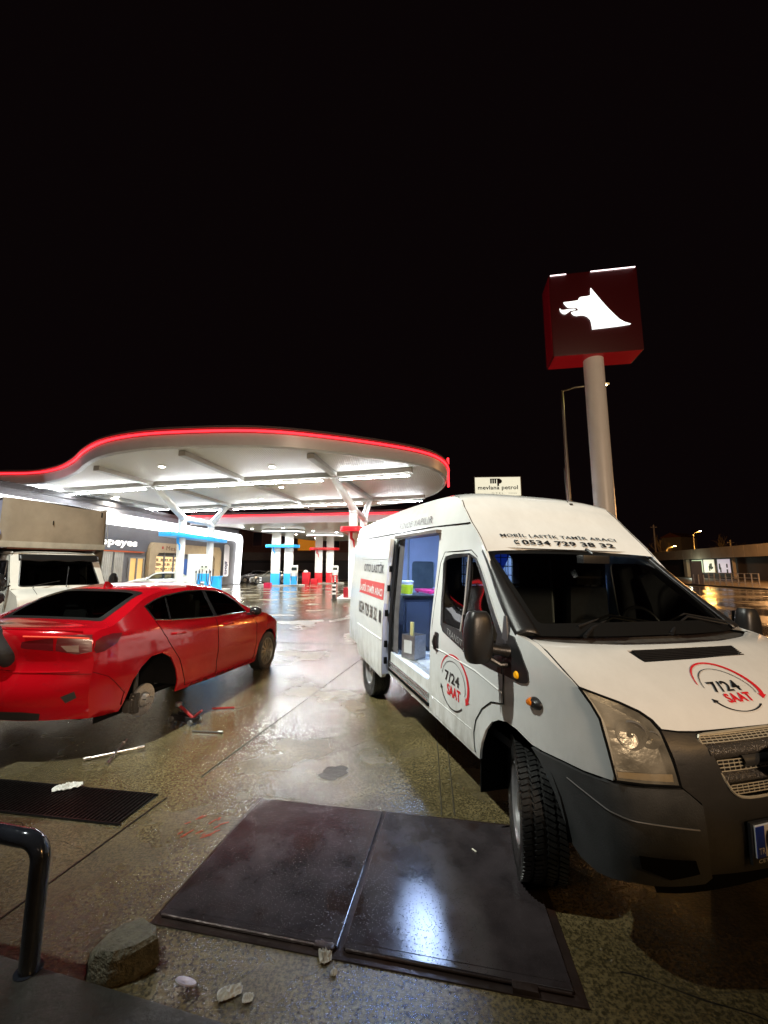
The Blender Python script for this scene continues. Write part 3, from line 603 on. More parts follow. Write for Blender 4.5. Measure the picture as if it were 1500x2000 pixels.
# ---------------------------------------------------------------- shop
def shop():
    a=atan2(18,2.5); t=thing('shop_building','long dark grey shop building framed by a broad white light band','shop',(-18.4,26,0),a)
    G=mat('shop_cladding',(.12,.115,.12),.45,cvar=.2,cscale=.6); 
    q=MB(); q.box((4,5.06,2.9),(28,10,5.8)); q.build('wall',G,t,smooth=0)
    q=MB(); q.box((4,5.2,5.95),(28.4,10.4,.3)); q.build('parapet',DARKM,t)
    LB=emit('band_light',(.97,.98,1),3.2); 
    P=[(-12,4.55),(17.1,4.55)]
    q=MB(); z0,z1=4.6,5.36
    out=[(-12,z1),(17.6,z1)]+[(17.6+.75*sin(pi/2*i/6),z1-.75+.75*cos(pi/2*i/6)) for i in range(1,7)]+[(18.1,0.1)]
    inn=[(-12,z0),(17.1,z0)]+[(17.1+.45*sin(pi/2*i/6),z0-.45+.45*cos(pi/2*i/6)) for i in range(1,7)]+[(17.3,0.1)]
    n=len(out); v=[(x,-.30,z) for x,z in out]+[(x,-.30,z) for x,z in inn]+[(x,.0,z) for x,z in out]+[(x,.0,z) for x,z in inn]
    f=[(i,i+1,n+i+1,n+i) for i in range(n-1)]+[(i,2*n+i,2*n+i+1,i+1) for i in range(n-1)]+[(n+i,n+i+1,3*n+i+1,3*n+i) for i in range(n-1)]
    q.add(v,f); q.build('light_band',LB,t,smooth=0)
    # sign lettering
    q=MB(); q.box((.2,.0,3.35),(8,.10,.85)); fb=q.build('sign_fascia',mat('sign_back',(.10,.10,.11),.4),t)
    text('POPEYES'.lower().replace('y','Y').replace('Y','y'),flat((-.75,-.08,3.1),(3.8,0,0),(0,0,.5)),'sign_lettering',emit('letter_light',(1,.97,.92),1.6),fb,bold=.03)
    q=MB(); q.box((-.1,-.04,2.86),(7.8,.12,.09)); q.build('sign_line',mat('orange_trim',(.45,.08,.02),.4),t)
    # restaurant glazing
    warm=emit('warm_interior',(1,.62,.18),.6)
    def win(x0,x1,z0,z1,nm='window',fr=mat('frame_grey',(.22,.21,.2),.4),lit=warm,mull=2):
        q=MB()
        q.box(((x0+x1)/2,-.03,z1),(x1-x0+.1,.12,.08)); q.box(((x0+x1)/2,-.03,z0),(x1-x0+.1,.12,.08))
        for i in range(mull+1): q.box((x0+(x1-x0)*i/mull,-.03,(z0+z1)/2),(.07,.12,z1-z0+.08))
        w=q.build(nm,fr,t,smooth=0)
        q=MB(); q.box(((x0+x1)/2,.055,(z0+z1)/2),(x1-x0,.012,z1-z0)); q.build('pane',lit,w,smooth=0)
        return w
    bo=mat('pale_boards',(.30,.28,.24),.6,stripes=('X',2,.4),cvar=.3,cscale=1)
    for i in range(6):
        q=MB(); q.box((-3.2+i*.95,-.012,1.75),(.8,.05,2.1)); q.build('wall_board',bo,t,smooth=0)
    win(2.5,3.9,.6,2.45,lit=emit('warm_bright',(1,.60,.2),.6),mull=2)
    r=random.Random(4)
    w=win(4.95,8.4,.55,3.0,lit=emit('shelf_light',(1,.74,.38),.9),mull=3)
    for z in(.9,1.25,1.6,1.95,2.3):
        q=MB(); q.box((6.7,.02,z-.05),(3.3,.03,.03))
        for i in range(26):
            if r.random()<.75: q.box((5.1+i*.125,.025,z+.07),(.07,.03,.08+.14*r.random()))
        q.build('shelf_goods',mat('goods',(.22,.13,.05),.5),w,smooth=0)
    q=MB(); q.box((6.7,-.02,2.78),(3.3,.06,.3)); q.build('blind',mat('blind_dark',(.08,.07,.06),.5),w)
    q=MB(); q.box((8.9,-.02,1.5),(.5,.1,2.0)); q.build('poster',mat('poster_blue',(.03,.10,.35),.4),t)
    # timber portal
    PT=mat('portal_timber',(.36,.27,.16),.45,cvar=.15,cscale=2)
    P=[(4.15,0),(4.15,3.2),(4.5,3.66),(13.7,3.72),(14.05,3.3),(14.05,0),(13.0,0),(13.0,2.55),(12.7,2.85),(5.2,2.95),(4.85,2.6),(4.85,0)]
    q=MB(); q.prism([(x,z) for x,z in P],0,.3,Matrix.Rotation(pi/2,4,'X')); p=q.build('portal',PT,t,smooth=0)
    q=MB(); q.box((11.0,-.1,2.05),(2.3,.12,1.6)); q.build('portal_panel',PT,t,smooth=0)
    text('Meshur',flat((5.9,-.32,3.12),(2.1,0,0),(0,0,.34)),'sign_lettering',mat('letter_brown',(.10,.03,.015),.5),p,bold=.0)
    q=MB(); q.lathe([(0,.0),(.12,.02),(.1,.06)],10,Matrix.Translation((5.5,-.33,3.3))); q.build('sign_emblem',mat('emblem_red',(.35,.04,.02),.4),p)
    q=MB(); q.box((12.6,-.02,1.55),(.75,.12,2.7)); d=q.build('door',mat('door_brown',(.07,.03,.02),.4),t)
    q=MB(); q.box((12.35,-.1,1.3),(.05,.05,.4)); q.build('handle',mat('chrome',(.7,.7,.7),.2,1),d)
    return t
shop()
def flag():
    t=thing('flag_banner','tall white feather banner with vertical lettering by the shop','banner',(-16.1,40.4,0),atan2(18,2.5)-.25)
    q=MB(); q.prism(rnd([(0,.9),(.72,.9),(.72,3.9),(.5,4.1),(0,4.1)],.2,4),-.02,.0,Matrix.Rotation(pi/2,4,'X')); f=q.build('cloth',mat('banner_cloth',(.72,.70,.74),.6),t)
    q=MB(); q.tube([(0,.01,0),(0,.01,4.0)],.03,8); q.build('pole',mat('pole_grey',(.4,.4,.4),.3,.8),t)
    q=MB(); q.box((.1,0,.05),(.7,.5,.1)); q.build('base',DARKM,t)
    text('mola',lambda s,tt:(.15+tt*.42,-.03,1.1+s*1.3),'lettering',mat('ink_dark',(.03,.03,.08),.5),f,bold=.03)
flag()
def standsign():
    t=thing('stand_sign','small red and white warning board on a red base by the parked cars','sign',(-16.8,44.6,0))
    q=MB(); q.box((0,0,.25),(.6,.5,.5),taper=.5); q.build('base',RD,t,bevel=.02)
    q=MB(); q.cyl((0,0,.5),(0,0,.9),.09,.05,n=10); q.build('stem',mat('band_white',(.75,.75,.75)),t)
    q=MB(); q.box((0,0,1.35),(.8,.05,.9)); b_=q.build('board',WH,t,bevel=.02)
    q=MB(); q.box((0,-.03,1.55),(.5,.02,.14)); q.box((0,-.03,1.3),(.55,.02,.14)); q.build('board_print',RD,b_)
standsign()
# brown building behind the second canopy
def back_building():
    t=thing('rear_building','brown multi storey block with one orange lit window behind the canopies','building',(-12,68,0))
    BR=mat('brown_render',(.14,.06,.045),.7,cvar=.3,cscale=.2)
    q=MB(); q.box((-6,5,5),(36,10,10)); q.build('wall',BR,t,smooth=0)
    q=MB(); q.box((-6,-.3,3.7),(36,.5,1.3)); q.build('parapet_band',mat('band_grey',(.16,.14,.13),.6,cvar=.2),t,smooth=0)
    q=MB(); q.box((-6,-.06,1.5),(36,.1,3.0)); q.build('ground_storey',mat('garage_dark',(.03,.03,.035),.5),t,smooth=0)
    for i,(x,z,w,h,lit) in enumerate([(-20,6.6,1.6,2.2,0),(-16.5,6.6,1.6,2.2,0),(-13,6.6,1.6,2.2,0),(-9.5,6.6,1.4,2.2,0),(-5.4,6.2,2.6,2.4,0),(-1.0,6.1,3.2,2.8,1),(3.2,6.2,2.4,2.2,0),(7,6.4,1.6,2,0)]):
        m=emit('amber_window',(1,.33,.02),.35) if lit else mat('pane_dark',(.02,.02,.03),.15)
        q=MB(); q.box((x,-.06,z),(w+.3,.12,h+.3)); f=q.build('window',mat('frame_brown',(.18,.10,.07),.5),t,smooth=0)
        q=MB(); q.box((x,-.14,z),(w,.05,h)); q.build('pane',m,f,smooth=0)
    for x in(3.0,4.0):
        q=MB(); q.cyl((x,-.3,4.9),(x,-.25,4.9),.22,n=12); q.build('wall_dial',emit('dial',(1,.6,.3),.5),t)
    for x in(-18,-9,0,9):
        q=MB(); q.box((x,-.16,1.4),(5.0,.1,2.4)); g=q.build('garage_door',mat('shutter_grey',(.09,.09,.10),.45,stripes=('Z',3,.5)),t,smooth=0)
back_building()
# thin service cabinet
q=MB(); q.box((0,0,1.0),(1.5,.8,2.0)); q.box((0,0,2.03),(1.6,.9,.08)); o=q.build('service_cabinet',mat('cabinet_grey',(.25,.25,.25),.5),bevel=.03); o.location=(-3.6,52,0); tag(o,'plain grey service cabinet between red tower and forked column','cabinet')
t=thing('light_pole','thin pale lamp pole far behind the second canopy','street lamp',(-1.9,60,0))
q=MB(); q.tube([(0,0,0),(0,0,6.5)],.08,8); q.build('pole',CP,t); q=MB(); q.box((0,-.2,6.5),(1.0,.5,.12)); q.build('lamp_head',CP,t)
# ---------------------------------------------------------------- totem sign
def totem():
    t=thing('totem_sign','tall pole sign with dark red box and glowing white wolf head','sign',(7.88,14.1,0))
    q=MB(); q.cyl((0,0,0),(0,0,9.9),.345,n=48,caps=False); q.build('pole',mat('totem_pole',(.62,.60,.58),.38,cvar=.05,cscale=1,bump=.05,bscale=3),t)
    a=radians(-9); M=Matrix.Rotation(a,4,'Z')
    RB=mat('sign_red_box',(.045,.0015,.003),.35,coat=.2)
    w,h,d=3.08,3.28,1.05; z=9.47; cx=.0
    q=MB(); q.box((cx,0,z+h/2),(w,d,h),M=None); q.v=[tuple(M@Vector(p)) for p in q.v]; bx=q.build('box',RB,t,bevel=.03)
    EG=mat('painted_glow_red',(.2,.003,.006),.4,emis=(1,.0,.012),estr=.08)  # emission painted on underside and left side, imitates red light falling there
    q=MB(); q.box((0,0,z-.006),(w-.08,d-.08,.012)); q.v=[tuple(M@Vector(p)) for p in q.v]; q.build('bottom_glow_sheet',EG,bx,smooth=0)
    q=MB(); q.box((-w/2-.006,0,z+h/2),(.012,d-.10,h-.10)); q.v=[tuple(M@Vector(p)) for p in q.v]; q.build('side_glow_sheet',mat('painted_glow_dim',(.2,.003,.006),.4,emis=(1,.0,.03),estr=.02),bx,smooth=0)
    q=MB(); q.tube([M@Vector((-w/2+.05,-d/2-.02,z+h-.03)),M@Vector((-w/2+.62,-d/2-.02,z+h-.03))],.018,6)
    q.tube([M@Vector((-.05,-d/2-.02,z+h-.03)),M@Vector((w/2-.05,-d/2-.02,z+h-.03))],.018,6); q.build('edge_light',emit('edge_white',(1,.8,.82),3),t)
    # wolf head outline (units of the box face)
    P=[(756,388),(800,440),(862,515),(925,585),(985,645),(1040,695),(1090,722),(1155,740),(1040,758),(900,775),(742,792),(738,740),(730,700),(700,670),(660,655),(620,655),(580,662),(548,655),(534,644),(524,632),(562,622),(608,614),(604,596),(590,582),(545,579),(500,582),(480,574),(462,555),(446,536),(520,528),(606,515),(618,492),(640,480),(700,474),(748,462),(754,430)]
    T=[(398,596),(412,612),(440,612),(480,606),(520,600),(556,598),(572,603),(545,606),(515,612),(488,630),(458,646),(428,642),(404,622)]
    # picture units -> face units, undoing the slight lean of the photograph
    def fu(p):
        x,y=p; u=(x-325)/915; v0=290-105*(u); v1=1005-68*u; v=(y-v0)/(v1-v0); return (-w/2+.08+u*(w-.2), z+h-.12-v*(h-.3))
    q=MB()
    for pl in(P,T):
        pts=[fu(p) for p in pl]; pts=pts[::-1]
        n=len(pts); vs=[tuple(M@Vector((x,-d/2-.06,zz))) for x,zz in pts]+[tuple(M@Vector((x,-d/2-.002,zz))) for x,zz in pts]
        q.add(vs,[tuple(range(n)),]+[(i,(i+1)%n,n+(i+1)%n,n+i) for i in range(n)])
    q.build('wolf_head',emit('logo_white',(.97,1,.97),1.6),bx,smooth=0)
totem()
# lit billboard behind the van
def board():
    t=thing('roof_sign','square cream lit sign with black mp logo behind the van','sign',(13,45,0),-.06)
    q=MB(); q.box((0,0,10.95),(5.3,.5,2.35)); c=q.build('lightbox',mat('sign_frame',(.3,.3,.28),.5),t,bevel=.03)
    q=MB(); q.box((0,-.27,10.95),(5.1,.03,2.15)); f=q.build('face',emit('face_cream',(1,.95,.72),.85),c)
    IK=mat('ink_black',(.01,.01,.01),.5)
    q=MB(); 
    for x,w,z0,z1 in[(-.75,.18,11.3,11.85),(-.5,.18,11.3,11.85),(-.25,.18,11.3,11.85),(.05,.2,11.0,11.85)]: q.box((x,-.3,(z0+z1)/2),(w,.02,z1-z0))
    q.box((-.3,-.3,11.82),(1.1,.02,.1))
    q.prism([(.15+.34*cos(i*pi/8-pi/2),11.55+.29*sin(i*pi/8-pi/2)) for i in range(9)],.29,.31,Matrix.Rotation(pi/2,4,'X')); q.build('logo_mark',IK,f,smooth=0)
    text('mevlana petrol',flat((-2.25,-.3,10.45),(4.5,0,0),(0,0,.62)),'lettering',IK,f,bold=.02)
    text('O T E L',flat((-.7,-.3,10.08),(1.3,0,0),(0,0,.18)),'lettering',IK,f)
    text('konya',flat((1.2,-.3,10.08),(.9,0,0),(0,0,.16)),'lettering',IK,f)
    for x in(-1.8,1.8):
        q=MB(); q.cyl((x,0,0),(x,0,9.8),.16,n=12); q.build('leg',mat('pole_grey',(.4,.4,.4),.3,.8),t)
board()
def lamp_post(name,label,x,y,h,arm,lit,power,r=.09,seg=None,cat='street lamp',col=(1,.72,.3),ls=60,hr=.16):
    t=thing(name,label,cat,(x,y,0))
    q=MB(); q.tube([(0,0,0),(0,0,h*.5),(0,0,h)],[r*1.5,r*1.1,r*.7],12); q.build('pole',mat('galvanised',(.32,.30,.28),.4,.7),t)
    q=MB(); q.tube([(0,0,h-.05),(arm[0]*.3,arm[1]*.3,h+arm[2]*.45),(arm[0],arm[1],h+arm[2])],r*.5,8); q.build('arm',mat('galvanised',(.32,.30,.28)),t)
    q=MB(); q.box((arm[0],arm[1],h+arm[2]),(.4,.22,.10)); hd=q.build('lamp_head',mat('galvanised',(.32,.30,.28)),t,bevel=.02)
    if lit:
        q=MB(); q.lathe([(0,-hr*.6),(hr*.7,-hr*.45),(hr,0)],16,Matrix.Translation((arm[0],arm[1],h+arm[2]-.06))@Matrix.Rotation(pi/2,4,'X').inverted()); q.build('bulb',mat(name+'_bulb',(.5,.4,.2),.5,emis=col,estr=ls),hd)
        light('street_lamp_source','POINT',(x+arm[0],y+arm[1]-.35,h+arm[2]-.3),power,col,.1)
lamp_post('street_lamp','tall galvanised lamp post with lit arm crossing behind the totem pole',9.5,20.2,11.1,(2.42,.2,.45),True,80,ls=60,hr=.11)
lamp_post('street_lamp','orange street lamp low above the long wall at the right',63.5,90,6.0,(1.5,-.5,.6),True,2600,col=(1,.45,.08),ls=90,hr=.26)
lamp_post('street_lamp','orange street lamp higher and farther right above the long wall',69.8,90,9.3,(1.3,-.5,.7),True,2600,col=(1,.45,.08),ls=90,hr=.24)
for o in COL.objects:
    if o.name.startswith('street_lamp') and o.type=='EMPTY': o['group']='street lamps'
# ---------------------------------------------------------------- long building across the road
def long_building():
    d=Vector((-7.1,-34.4)).normalized(); a=atan2(d.y,d.x); t=thing('kiosk_building','long low kiosk building with pale fascia and lit counter across the road','building',(57.6,93,.1),a)
    # local x runs toward the camera side, local -y faces the road
    BW=mat('kiosk_wall',(.055,.045,.043),.6,cvar=.3,cscale=.3)
    q=MB(); q.box((35,3.5,1.6),(74,6,3.2)); q.build('wall',BW,t,smooth=0)
    FC=mat('kiosk_fascia',(.42,.36,.28),.5,cvar=.2,cscale=.5)
    i=0;x=-2
    r=random.Random(3)
    while x<72:
        w_=2.2+r.random()*.8; q=MB(); q.box((x+w_/2,.1,3.95),(w_-.05,1.2,1.6)); q.build('fascia_panel',FC,t,smooth=0); x+=w_
    q=MB(); q.box((35,.3,3.9),(74,1.0,1.5)); q.build('fascia_core',mat('rust_stain',(.10,.06,.04),.6),t,smooth=0)
    def wx(px):  # local x of a picture column on the facade
        return px
    for x0,x1,c,s in[(24.0,27.0,(.75,1,.55),.8),(27.5,30.3,(1,.95,.65),.8),(31.2,34.2,(1,.85,.95),.5)]:
        q=MB(); q.box(((x0+x1)/2,.45,1.95),(x1-x0+.2,.1,2.2)); w=q.build('window',mat('frame_white',(.5,.5,.48),.4),t,smooth=0)
        q=MB(); q.box(((x0+x1)/2,.38,1.95),(x1-x0,.06,2.0)); q.build('pane',mat('kiosk_glow_%d'%x0,(.5,.5,.5),.5,emis=c,estr=s),w,smooth=0)
        q=MB()
        for k in range(6): q.box((x0+.4+r.random()*(x1-x0-.8),.32,1.1+r.random()*.9),(.25,.05,.2+.7*r.random()))
        q.build('shelf_goods',mat('goods_dark',(.05,.06,.03),.6),w,smooth=0)
    q=MB(); q.box((22.6,.2,1.6),(1.0,.5,3.0)); q.build('door_post',FC,t)
    q=MB(); q.box((35.4,.2,1.6),(.15,.4,3.0)); q.build('door_post',FC,t)
    light('kiosk_source','POINT',tuple(Vector((57.6,93,0))+Vector((d.x*28,d.y*28,0))+Vector((-1.6,.4,1.9))),160,(.9,1,.8),.4)
long_building()
def railing():
    t=thing('railing','white barrier railing in front of the lit kiosk','railing',(30.6,33.5,.14),atan2(11,1)+pi)
    WP=mat('rail_white',(.55,.50,.45),.4)
    for i in range(12):
        q=MB(); q.cyl((i*.72-7.4,0,0),(i*.72-7.4,0,1.15 if i>2 else .95),.05,n=8); q.build('post',WP,t)
    for z in(.35,.75,1.12):
        q=MB(); q.tube([(-5.2,0,z),(.5,0,z)],.03,6); q.build('rail',WP,t)
    return t
railing()
q=MB(); q.box((0,0,1.15),(.9,.25,2.3)); q.box((0,0,.05),(1.1,.5,.1)); o=q.build('info_board',mat('info_grey',(.20,.17,.17),.5),bevel=.03); o.location=(31.6,40.8,.14); o.rotation_euler=(0,0,-.6); tag(o,'upright grey information board at the left end of the white railing','board')
def tree(name,label,x,y,h,seed):
    t=thing(name,label,'tree',(x,y,0),0,'bare trees behind the long building'); r=random.Random(seed); q=MB(); q2=MB()
    def br(p,d,L,rad,dep,mb):
        pts=[p];rr=[rad];c=Vector(p);dd=Vector(d)
        for i in range(4):
            dd=(dd+Vector((r.gauss(0,.12),r.gauss(0,.12),r.gauss(.03,.08)))).normalized(); c=c+dd*L/4; pts.append(tuple(c)); rr.append(rad*(1-.15*(i+1)))
        mb.tube(pts,rr,5)
        if dep<4:
            for k in range(3 if dep else 6):
                e=(dd+Vector((r.gauss(0,.6),r.gauss(0,.6),r.uniform(0,.5)))).normalized(); br(pts[-1-(k%3)],e,L*.62,rad*.5,dep+1,q2)
    br((0,0,0),(0,0,1),h*.4,h*.02,0,q)
    q.build('trunk',mat('bark',(.05,.04,.03),.9),t); q2.build('crown',mat('twigs',(.045,.035,.03),.9),t)
tree('bare_tree','bare tree between the two orange street lamps',67,97,11,1); tree('bare_tree','bare tree left of the lower orange street lamp',57,95,10,2); tree('bare_tree','bare tree behind the right end of the long wall',82,95,12,5)
def upole(x,y,h,label):
    t=thing('utility_pole',label,'utility pole',(x,y,0),0,'utility poles behind the long building'); q=MB(); q.tube([(0,0,0),(0,0,h)],[.2,.13],8); q.build('pole',mat('pole_concrete',(.3,.26,.22),.6),t); q=MB(); q.box((0,0,h-.5),(1.4,.12,.12)); q.build('crossarm',mat('pole_concrete',(.3,.26,.22)),t)
upole(55.6,82,10.6,'pale utility pole just right of the van roof'); upole(72,83,7.5,'short utility pole above the middle of the long wall')
for k,(x,y,z,w_,h_,c) in enumerate([(74,120,5.5,7,4,'pale'),(96,130,9,8,5,'grey')]):
    t=thing('hillside_house','%s small house low on the dark hill'%('pale' if k==0 else 'farther grey'),'house',(x,y,0),.4)
    q=MB(); q.box((0,0,z),(w_,6,h_)); q.build('wall',mat('house_wall_'+c,(.3,.25,.22) if k==0 else (.16,.15,.15),.7),t,smooth=0)
    q=MB(); q.add([(-w_/2-.4,-3.4,z+h_/2),(w_/2+.4,-3.4,z+h_/2),(w_/2+.4,3.4,z+h_/2),(-w_/2-.4,3.4,z+h_/2),(-w_/2-.4,0,z+h_/2+1.6),(w_/2+.4,0,z+h_/2+1.6)],[(0,1,5,4),(2,3,4,5),(0,4,3),(1,2,5),(0,3,2,1)]); q.build('roof',mat('house_roof',(.12,.04,.03),.7),t,smooth=0)
    q=MB(); q.box((0,0,z/2-h_/4),(w_,6,z-h_/2)); q.build('plinth',mat('house_wall_'+c,(.3,.25,.22)),t,smooth=0)
# ---------------------------------------------------------------- wheels
RUB=mat('tyre_rubber',(.010,.010,.010),.45,bump=.25,bscale=90,rvar=.12,cscale=20)
RIM=mat('rim_silver',(.42,.42,.43),.3,.75,cvar=.2,cscale=20)
def wheel(par,x,y,z,R,w,rr,side,steer=0,style='steel',blocks=True,name='wheel',rimm=None):
    # side: -1 when the outer face looks toward -Y
    M=Matrix.Translation((x,y,z))@Matrix.Rotation(steer,4,'Z')@(Matrix.Rotation(pi,4,'Z') if side>0 else Matrix())
    e=bpy.data.objects.new(name,None); COL.objects.link(e); e.parent=par; e.matrix_local=M
    h=w/2; s=R-rr
    q=MB(); q.lathe([(rr,-h*.80),(rr+.012,-h*.95),(rr+s*.45,-h*1.05),(R-.028,-h*.98),(R-.010,-h*.86),(R-.010,h*.86),(R-.028,h*.98),(rr+s*.45,h*1.05),(rr+.012,h*.95),(rr,h*.8)],56)
    if blocks:
        n=76
        for i in range(n):
            for k,yy in enumerate((-.40,-.14,.14,.40)):
                a=2*pi*(i+(.5 if k%2 else 0)+.12*k)/n; m=Matrix.Rotation(-a,4,'Y')@Matrix.Translation((R-.004,yy*w,0))@Matrix.Rotation(.35 if k<2 else -.35,4,'X')
                q.box((0,0,0),(.012,w*.20,2*pi*R/n*.70),M=None); vs=q.v[-8:]; q.v[-8:]=[tuple(m@Vector(p)) for p in vs]
        # shoulder lugs
        for i in range(n):
            a=2*pi*i/n; m=Matrix.Rotation(-a,4,'Y')@Matrix.Translation((R-.022,-h*.97,0)); q.box((0,0,0),(.034,.012,2*pi*R/n*.55)); vs=q.v[-8:]; q.v[-8:]=[tuple(m@Vector(p)) for p in vs]
    ty=q.build('tyre',RUB,e,smooth=30)
    rm=rimm or RIM
    q=MB(); q.lathe([(rr+.006,-h*.84),(rr-.008,-h*.92),(rr-.020,-h*.80),(rr-.028,-h*.3),(rr-.03,h*.8)],48)
    if style=='steel':
        q.lathe([(rr-.026,-h*.35),(rr*.72,-h*.25),(rr*.62,-h*.55),(rr*.42,-h*.72),(rr*.30,-h*.60),(0,-h*.60)],40)
        for i in range(16):
            a=2*pi*i/16; m=Matrix.Rotation(-a,4,'Y'); q.cyl(m@Vector((rr*.80,-h*.34,0)),m@Vector((rr*.80,-h*.22,0)),.014,n=10)
    else:
        for i in range(10):
            a=2*pi*i/10; m=Matrix.Rotation(-a,4,'Y'); 
            P=[(.03,-.014),(rr-.022,-.026),(rr-.022,.016),(.03,.014)]
            v=[tuple(m@Vector((px,-h*.62-(.02 if px<.1 else 0),pz))) for px,pz in P]+[tuple(m@Vector((px,-h*.25,pz))) for px,pz in P]
            q.add(v,[(0,1,2,3),(4,7,6,5),(0,4,5,1),(1,5,6,2),(2,6,7,3),(3,7,4,0)])
        q.lathe([(rr-.024,h*.1),(rr*.3,h*.1)],32)
        q.cyl((0,-h*.72,0),(0,-h*.2,0),.05,.06,20)
    r_=q.build('rim',rm,e,smooth=30)
    q=MB(); q.cyl((0,-h*.80,0),(0,-h*.58,0),.032 if style!='steel' else .05,.055,20)
    for i in range(5):
        a=2*pi*i/5; q.cyl((.075*cos(a),-h*.72,.075*sin(a)),(.075*cos(a),-h*.5,.075*sin(a)),.011,n=6)
    q.build('hub_cap',mat('hub_metal',(.25,.25,.26),.35,.8),r_)
    return e
# ---------------------------------------------------------------- service van
VW=mat('van_paint',(.70,.72,.72),.24,coat=.8,cvar=.05,cscale=3,beads=.22,dirt=.75,bump=.35,bscale=3.5)
BLK=mat('black_plastic',(.014,.014,.015),.36,bump=.12,bscale=120,cvar=.2,cscale=8,beads=.15); BUMP=mat('bumper_plastic',(.047,.050,.052),.45,bump=.12,bscale=140,cvar=.25,cscale=5,rvar=.1)
GAP=mat('gap_black',(.006,.006,.006),1,spec=.05); CHR=mat('chrome',(.7,.7,.7),.2,1); INT=mat('cab_trim',(.035,.035,.038),.7,cvar=.2,cscale=10)
GV=glass('tinted_glass',(.16,.17,.17)); GW=glass('windscreen_glass',(.42,.45,.43)); GC=glass('clear_glass',(.75,.78,.78))
RT=mat('decal_red',(.62,.02,.03),.35); BT=mat('decal_black',(.012,.012,.014),.35)
def Vs(off=0,s=-1):
    return lambda x,z:(x,s*(van_w(x,z)+off),z)
def edge(T,ks): return [(T(k,1)[0],T(k,1)[2]) for k in ks]
ARCHF=[(-.250,.45),(-.217,.566),(-.168,.66),(-.098,.735),(-.024,.774),(.055,.791),(.143,.785),(.224,.762)]
ARCHR=[(-3.75,.45),(-3.70,.60),(-3.60,.72),(-3.46,.80),(-3.30,.82),(-3.14,.80),(-3.00,.72),(-2.90,.60),(-2.85,.45)]
def van():
    t=thing('service_van','white high roof tyre service van with its side door slid open','van',(1.609,2.833,0),(-.018,.025,-1.2855))
    capk=[i*.25 for i in range(0,33)]
    CE=edge(van_cap,capk); NE=edge(van_nose,[3.15+i*.25 for i in range(0,24)])
    OUT=ARCHF+[(.262,.752),(.339,.752),(.469,.762),(.582,.768),(.722,.790)]+NE[1:]+[(-.012,1.377),(-.20,1.53)]+CE+[(-4.47,1.9),(-4.49,1.2),(-4.49,.45)]+ARCHR
    DOOR=[(-1.035,.475),(-1.035,1.18),(-1.02,1.70),(-.97,1.80),(-.62,1.815),(-.53,1.76),(-.24,1.49),(.03,1.25),(.033,1.051),(.027,.955),(.03,.883),(-.096,.854),(-.203,.778),(-.281,.681),(-.309,.593),(-.300,.508),(-.29,.475)]
    OPEN=rnd([(-2.24,.70),(-1.075,.70),(-1.075,1.985),(-2.24,1.955)],.07,3)
    # body: right side with openings, left side plain, roof cap, hood surround
    q=MB()
    panel(q,OUT,Vs(),[DOOR,OPEN],(.08,.07),.018,-1)
    RWIN=rnd([(-.95,1.22),(-.10,1.16),(.0,1.28),(-.55,1.74),(-.95,1.74)],.06,3)
    panel(q,OUT,Vs(0,1),[RWIN],(.08,.07),.018,1)
    body=q.build('body',VW,t,smooth=32,recalc=True)
    q=MB(); panel(q,RWIN,Vs(-.008,1),(),(.1,.1)); q.build('side_window',GV,t)
    q=MB(); q.grid(lambda a,b:van_cap(a*8,-1+2*b),160,72); roof=q.build('roof',VW,t,smooth=40)
    # seams of the plastic roof cap
    q=MB()
    for s in(-1,1):
        q.tube([Vector((x,s*(van_w(x,2.035)+.002),2.035)) for x in [-.66-.2*i for i in range(20)]],.005,5)
        q.tube([van_cap(k*.5,s*.985) for k in range(0,10)],.004,5)
    q.build('roof_seam',GAP,roof)
    q=MB(); q.add([(-4.46,-.93,.45),(-4.46,.93,.45),(-4.46,.93,1.6),(-4.44,.86,2.2),(-4.42,.6,2.34),(-4.42,-.6,2.34),(-4.44,-.86,2.2),(-4.46,-.93,1.6)],[tuple(range(8))]); q.build('rear_panel',VW,t,smooth=0,solid=.02)
    # cab door on the near side
    q=MB(); D2=[(x*1+(-.0),z) for x,z in DOOR]
    def inset(P,d):
        o=[];n=len(P)
        A=sum(P[i][0]*P[(i+1)%n][1]-P[(i+1)%n][0]*P[i][1] for i in range(n)); s=1 if A>0 else -1
        for i in range(n):
            a=Vector(P[i-1]);b=Vector(P[i]);c=Vector(P[(i+1)%n]); n1=(b-a).normalized();n2=(c-b).normalized(); m=Vector((-n1.y-n2.y,n1.x+n2.x)); m=m/max(.3,m.length_squared/ (2) ) if m.length else m
            o.append((b.x+m.x*d*s*.7,b.y+m.y*d*s*.7))
        return o
    BLACK=[(-.87,1.205),(-.815,1.16),(-.408,1.079),(-.278,1.061),(.022,1.052),(.022,1.245),(-.25,1.485),(-.535,1.75),(-.64,1.79),(-.843,1.785),(-.955,1.762),(-.975,1.70),(-.925,1.40)]
    G1=[(-.945,1.725),(-.90,1.745),(-.645,1.765),(-.555,1.40),(-.53,1.215),(-.835,1.225),(-.895,1.40)]
    G2=[(-.615,1.762),(-.55,1.735),(-.26,1.455),(-.06,1.27),(-.06,1.13),(-.50,1.205),(-.525,1.40)]
    panel(q,inset(DOOR,.006),Vs(.004),[BLACK],(.07,.07),.03,-1); door=q.build('cab_door',VW,t,smooth=32)
    q=MB(); panel(q,BLACK,Vs(.008),[G1,G2],(.07,.07),.02,-1); q.build('window_frame',BLK,door)
    q=MB(); panel(q,G1,Vs(.0),(),(.1,.1)); q.build('window_pane',GV,door); q=MB(); panel(q,G2,Vs(.0),(),(.1,.1)); q.build('window_pane',GV,door)
